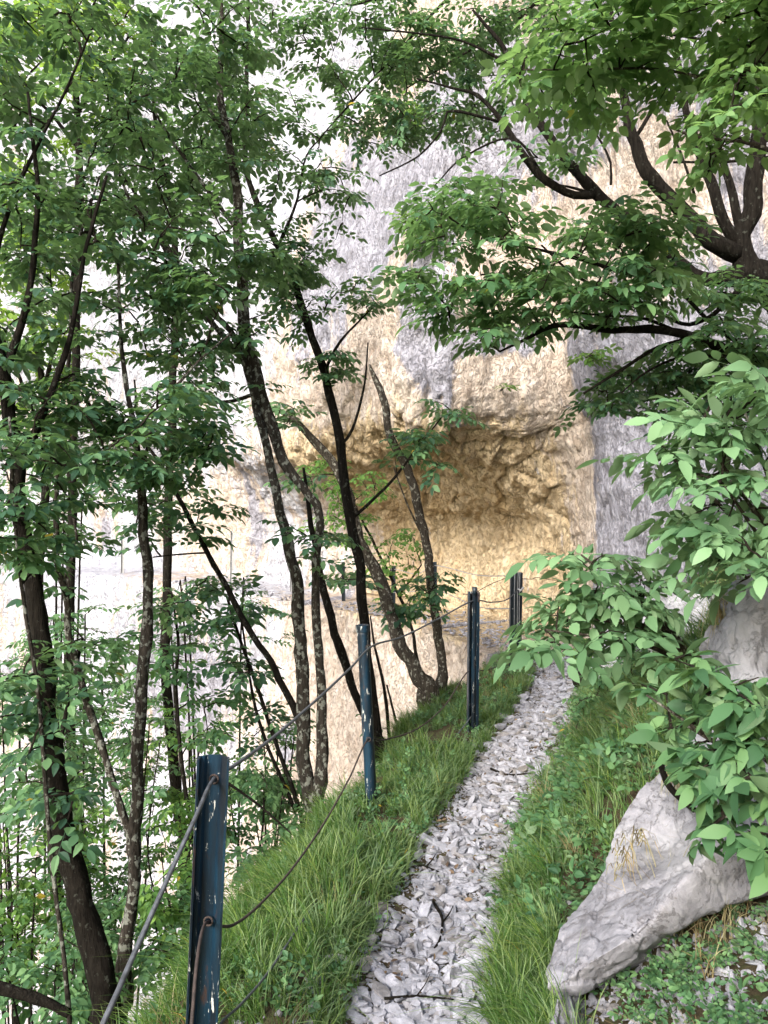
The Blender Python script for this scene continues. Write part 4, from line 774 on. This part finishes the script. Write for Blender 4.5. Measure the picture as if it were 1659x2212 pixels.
# leaf litter and sticks on the path
lt = MB(); rsl = np.random.RandomState(77); n = 380; sy = rsl.uniform(1.5, 9, n); s = np.argmin(np.abs(PP[None, :, 1] - sy[:, None]), 1)
p = PP[s] + np.stack([PT[s, 1], -PT[s, 0]], 1) * (rsl.normal(0, .9, n) * PW[s])[:, None]
place(lt, [leafV(1, .5, .2, .2)], np.c_[p, ground(p[:, 0], p[:, 1]) + .02 + rsl.uniform(0, .012, n)], rsl.normal(size=(n, 3)) * [1, 1, .3], np.array([0, 0, 1.]) + rsl.normal(size=(n, 3)) * .4, rsl.uniform(.012, .035, n))
tag(lt.build('leaf_litter', M['litter'], smooth=False), 'dry brown leaves scattered over the gravel', 'leaf litter', kind='stuff')
for k, (lab, pts, r) in enumerate([('dark forked stick lying on the gravel near the bottom of the path', [(935, 1960), (955, 1995), (950, 2040), (938, 2060)], .007), ('thin dead stick across the lower gravel', [(830, 2170), (900, 2165), (980, 2172)], .005),
     ('stick lying across the path by the third post', [(1060, 1668), (1100, 1680), (1150, 1676)], .008), ('dark stick at the left verge by the upright stone', [(895, 1872), (930, 1888), (948, 1895)], .008)]):
    q = []
    for (px, py) in pts:
        Y = 2560. / (py - CY); x = (px - CX) / F * Y; q.append([x, Y, float(ground(np.array([x]), np.array([Y]))[0]) + .025])
    mb = MB(); P = spline(q, 16); tube(mb, P, np.linspace(r, r * .5, 16), 6, .3, seed=k); P2 = spline([P[7], P[7] + [.03, .04, .012], P[7] + [.05, .1, .01]], 6); tube(mb, P2, np.linspace(r * .5, r * .25, 6), 5)
    o = mb.build('stick', M['bark_dark']); recenter(o); tag(o, lab, 'stick')
# fallen dead branches lower left
for k, (lab, pts, Y, r) in enumerate([('thick dead branch lying at the bottom left corner', [(-60, 2120), (20, 2140), (90, 2160), (150, 2190)], 2.9, .03), ('arched dead branch fallen in the bush right of the first post', [(520, 1985), (560, 1930), (610, 1880), (690, 1830)], 3.9, .012),
     ('long dead branch slanting behind the first post toward the slope', [(490, 1690), (560, 1740), (640, 1810)], 3.9, .008)]):
    mb = MB(); tube(mb, spline([W(a, b_, Y) for a, b_ in pts], 24), np.linspace(r, r * .5, 24), 8, .3, seed=k + 3); o = mb.build('dead_branch', M['bark_dark']); recenter(o); tag(o, lab, 'branch')

# ------------------------------------------------------------------ fence posts and cables
def extrude_profile(mb, prof, base, top, ang, thick=.005):
    base, top = np.array(base), np.array(top); ax = top - base; H = np.linalg.norm(ax); az_ = ax / H
    X_ = np.array([math.cos(ang), math.sin(ang), 0]); X_ = X_ - az_ * X_.dot(az_); X_ /= np.linalg.norm(X_); Y_ = np.cross(az_, X_)
    p = np.array(prof, float); T = np.gradient(p, axis=0); T /= np.linalg.norm(T, axis=1)[:, None]; Nn = np.stack([-T[:, 1], T[:, 0]], 1)
    ring = np.vstack([p + Nn * thick / 2, (p - Nn * thick / 2)[::-1]]); n = len(ring); L = 24; V = []
    for k in range(L + 1):
        z = H * k / L; V.append(base + az_ * z + ring[:, :1] * X_ + ring[:, 1:] * Y_)
    V = np.array(V).reshape(-1, 3); j = np.arange(n); q = []
    for k in range(L): q += [(k * n + a, k * n + (a + 1) % n, (k + 1) * n + (a + 1) % n, (k + 1) * n + a) for a in range(n)]
    m_ = len(p); 
    for a in range(m_ - 1):
        q.append((L * n + a, L * n + a + 1, L * n + n - 2 - a, L * n + n - 1 - a)); q.append((a + 1, a, n - 1 - a, n - 2 - a))
    mb.add(V, q)
def hole_ring(parent, c, r=.011):
    mb = MB(); a = np.linspace(0, 2 * math.pi, 17); tube(mb, np.stack([c[0] + r * np.cos(a), np.full(17, c[1]), c[2] + r * np.sin(a)], 1), .0028, 6, cap=False); mb.build('cable_hole', M['rusty'], parent)
b1 = W(430, 2390, 1.93); t1 = W(463, 1634, 1.9)
r = thing('fence_post', b1, 'nearest blue steel channel post with chipped paint', 'post', 'steel posts of the cable railing')
mb = MB(); extrude_profile(mb, [(-.037, -.026), (-.039, -.018), (-.036, .002), (-.026, .004), (-.018, .012), (.014, .012), (.022, .004), (.028, .0), (.037, -.006), (.038, -.034)], b1, t1, .12); mb.build('channel', M['post'], r, smooth=False)
hole_ring(r, W(462, 1683, 1.91)); hole_ring(r, W(450, 1990, 1.91))
def circle(rad, a0=0, a1=345, n=18): a = np.radians(np.linspace(a0, a1, n)); return np.stack([rad * np.cos(a), rad * np.sin(a)], 1)
b2, t2 = W(806, 1800, 3.98), W(783, 1352, 3.95)
r = thing('fence_post', b2, 'second post, slim blue pipe with a flanged rim at its top', 'post', 'steel posts of the cable railing')
mb = MB(); extrude_profile(mb, circle(.029, 100, 440), b2, t2, 0, .004); mb.build('pipe', M['post'], r)
mb = MB(); ax = (t2 - b2) / np.linalg.norm(t2 - b2); extrude_profile(mb, circle(.0335, 0, 345), t2 - ax * .03, t2 + ax * .004, 0, .005); mb.build('rim', M['post'], r); hole_ring(r, W(795, 1398, 3.91)); hole_ring(r, W(796, 1597, 3.91))
b3, t3 = W(1020, 1612, 5.3), W(1023, 1278, 5.3)
r = thing('fence_post', b3, 'third post, dark square section with a small stub on top', 'post', 'steel posts of the cable railing')
mb = MB(); extrude_profile(mb, [(-.034, -.03), (-.036, .02), (-.012, .022), (-.008, -.006), (.008, -.006), (.012, .022), (.036, .02), (.036, -.03), (.02, -.036)], b3, t3, .1, .006); mb.build('channel', M['post'], r, smooth=False)
mb = MB(); tube(mb, [t3 + np.array([.008, 0, -.02]), t3 + np.array([.008, 0, .032])], .018, 8); mb.build('stub', M['post_dark'], r)
mb = MB(); tube(mb, [W(1033, 1300, 5.26), W(1036, 1285, 5.26), W(1030, 1275, 5.27)], .006, 6); mb.build('hook', M['rusty'], r)
b4, t4 = W(1112, 1440, 7.5), W(1115, 1234, 7.5)
r = thing('fence_post', b4, 'last near post, a dark double channel bound with wire beside the hollow', 'post', 'steel posts of the cable railing')
for dx in (-.032, .032):
    mb = MB(); extrude_profile(mb, [(-.024 + dx, -.03), (-.026 + dx, .02), (.026 + dx, .02), (.026 + dx, -.03)], b4 + [0, .02 * (dx > 0), 0], t4 + [0, 0, -.012 * (dx > 0)], .05, .006); mb.build('channel', M['post_dark'], r, smooth=False)
for dx in (-.02, .012, .03):
    mb = MB(); tube(mb, spline([t4 + [dx, -.045, 0], t4 + [dx - .006, -.05, -.25], t4 + [dx - .01, -.05, -.6 - dx]], 10), .003, 5); mb.build('binding_wire', M['wire'], r)
mb = MB(); tube(mb, spline([W(1118, 1272, 7.42), W(1126, 1275, 7.4), W(1131, 1268, 7.4), W(1122, 1278, 7.4)], 14), .008, 6); mb.build('clamp', M['wire'], r)
far_posts = [((940, 1318), (938, 1214), 10.6, 'far post just left of the last near one, half hidden by the snapped trunk', 9), ((849, 1322), (850, 1222), 12., 'far post seen between the curved trunk and the snapped trunk', 8), ((743, 1312), (741, 1214), 13.4, 'dark far post standing alone on the ledge left of the curved trunk', 7),
             ((499, 1256), (501, 1147), 15.2, 'slim pale post on the far ledge right of the slanting trunk', 5), ((628, 1300), (630, 1160), 14.4, 'slim pale far post largely hidden behind the multi stemmed tree', 5), ((264, 1242), (265, 1150), 16.6, 'slim pale post on the far ledge left of the upright trunk', 6)]
for k, (a, b_, Y, lab, wpx) in enumerate(far_posts):
    p0, p1 = W(*a, Y), W(*b_, Y); r = thing('fence_post', p0, lab, 'post', 'steel posts of the cable railing'); h_ = wpx * .5 * Y / F
    mb = MB(); extrude_profile(mb, [(-h_, -h_ * .8), (-h_, h_ * .6), (h_, h_ * .6), (h_, -h_ * .8)], p0 - [0, 0, .35], p1, .1, .008); mb.build('channel', M['post_dark'] if k < 3 else M['wire'], r, smooth=False)
    mb = MB(); tube(mb, [p1 + [-h_ * .5, -h_ * .9, -.06], p1 + [h_ * .5, -h_ * .9, -.06]], .008, 5); mb.build('hook', M['rusty'], r)
def cable(label, pts, rad, mt, n=60, name='cable', group=None):
    P = spline([W(*p) for p in pts], n); mb = MB(); tube(mb, P, rad, 8, .06); o = mb.build(name, M[mt]); recenter(o); tag(o, label, 'cable', group); return o
cable('thick grey steel cable running through the tops of the near posts', [(-900, 2300, .7), (60, 2500, 1.05), (215, 2225, 1.22), (290, 2060, 1.37), (370, 1880, 1.55), (425, 1760, 1.7), (461, 1683, 1.905), (500, 1658, 2.0), (600, 1585, 2.35), (700, 1497, 2.9), (760, 1440, 3.4), (805, 1395, 3.93), (870, 1375, 4.3), (950, 1335, 4.8), (1022, 1298, 5.3), (1060, 1301, 6.), (1095, 1295, 6.9), (1120, 1274, 7.48)], .0052, 'cable', 150)
cable('sagging rusty middle cable between the near posts', [(405, 2330, 1.5), (415, 2200, 1.6), (425, 2080, 1.7), (437, 2010, 1.82), (450, 1991, 1.915), (480, 2001, 2.0), (510, 1995, 2.1), (560, 1955, 2.3), (630, 1878, 2.65), (700, 1778, 3.1), (755, 1680, 3.5), (795, 1597, 3.93), (830, 1598, 4.2), (900, 1575, 4.6), (960, 1525, 4.95), (1012, 1450, 5.28), (1050, 1448, 5.9), (1090, 1430, 6.8), (1112, 1395, 7.48)], .0042, 'rusty', 140)
cable('slack lower cable half hidden in the verge grass', [(440, 2290, 1.9), (475, 2213, 1.95), (520, 2170, 2.1), (580, 2100, 2.35), (640, 2010, 2.65), (680, 1950, 2.9), (730, 1870, 3.25), (780, 1800, 3.7), (815, 1762, 3.95), (870, 1712, 4.25), (930, 1650, 4.7), (985, 1590, 5.1), (1020, 1545, 5.3)], .004, 'cable', 100)
cable('thin brown wire stretched from the third post to the last near post', [(1000, 1283, 5.6), (1022, 1282, 5.32), (1060, 1262, 6.3), (1100, 1246, 7.46)], .003, 'rusty', 30, 'wire')
cable('thin wire running right from the last near post to the rock', [(1128, 1250, 7.46), (1150, 1251, 7.7), (1165, 1248, 8.), (1240, 1262, 8.4)], .003, 'rusty', 24, 'wire')
cable('upper wire along the far ledge between the dark far posts and the last near post', [(1108, 1244, 7.5), (1030, 1242, 9.), (940, 1222, 10.6), (900, 1240, 11.3), (850, 1230, 12.), (800, 1245, 12.7), (742, 1222, 13.4), (690, 1215, 13.9), (630, 1175, 14.4), (560, 1165, 14.9), (501, 1152, 15.2), (380, 1175, 16.), (265, 1156, 16.6)], .006, 'wire', 110, 'wire')
cable('lower wire along the far ledge', [(1108, 1315, 7.5), (1030, 1310, 9.), (940, 1275, 10.6), (850, 1280, 12.), (742, 1265, 13.4), (630, 1245, 14.4), (501, 1202, 15.2), (380, 1225, 16.), (265, 1205, 16.6)], .006, 'wire', 110, 'wire')
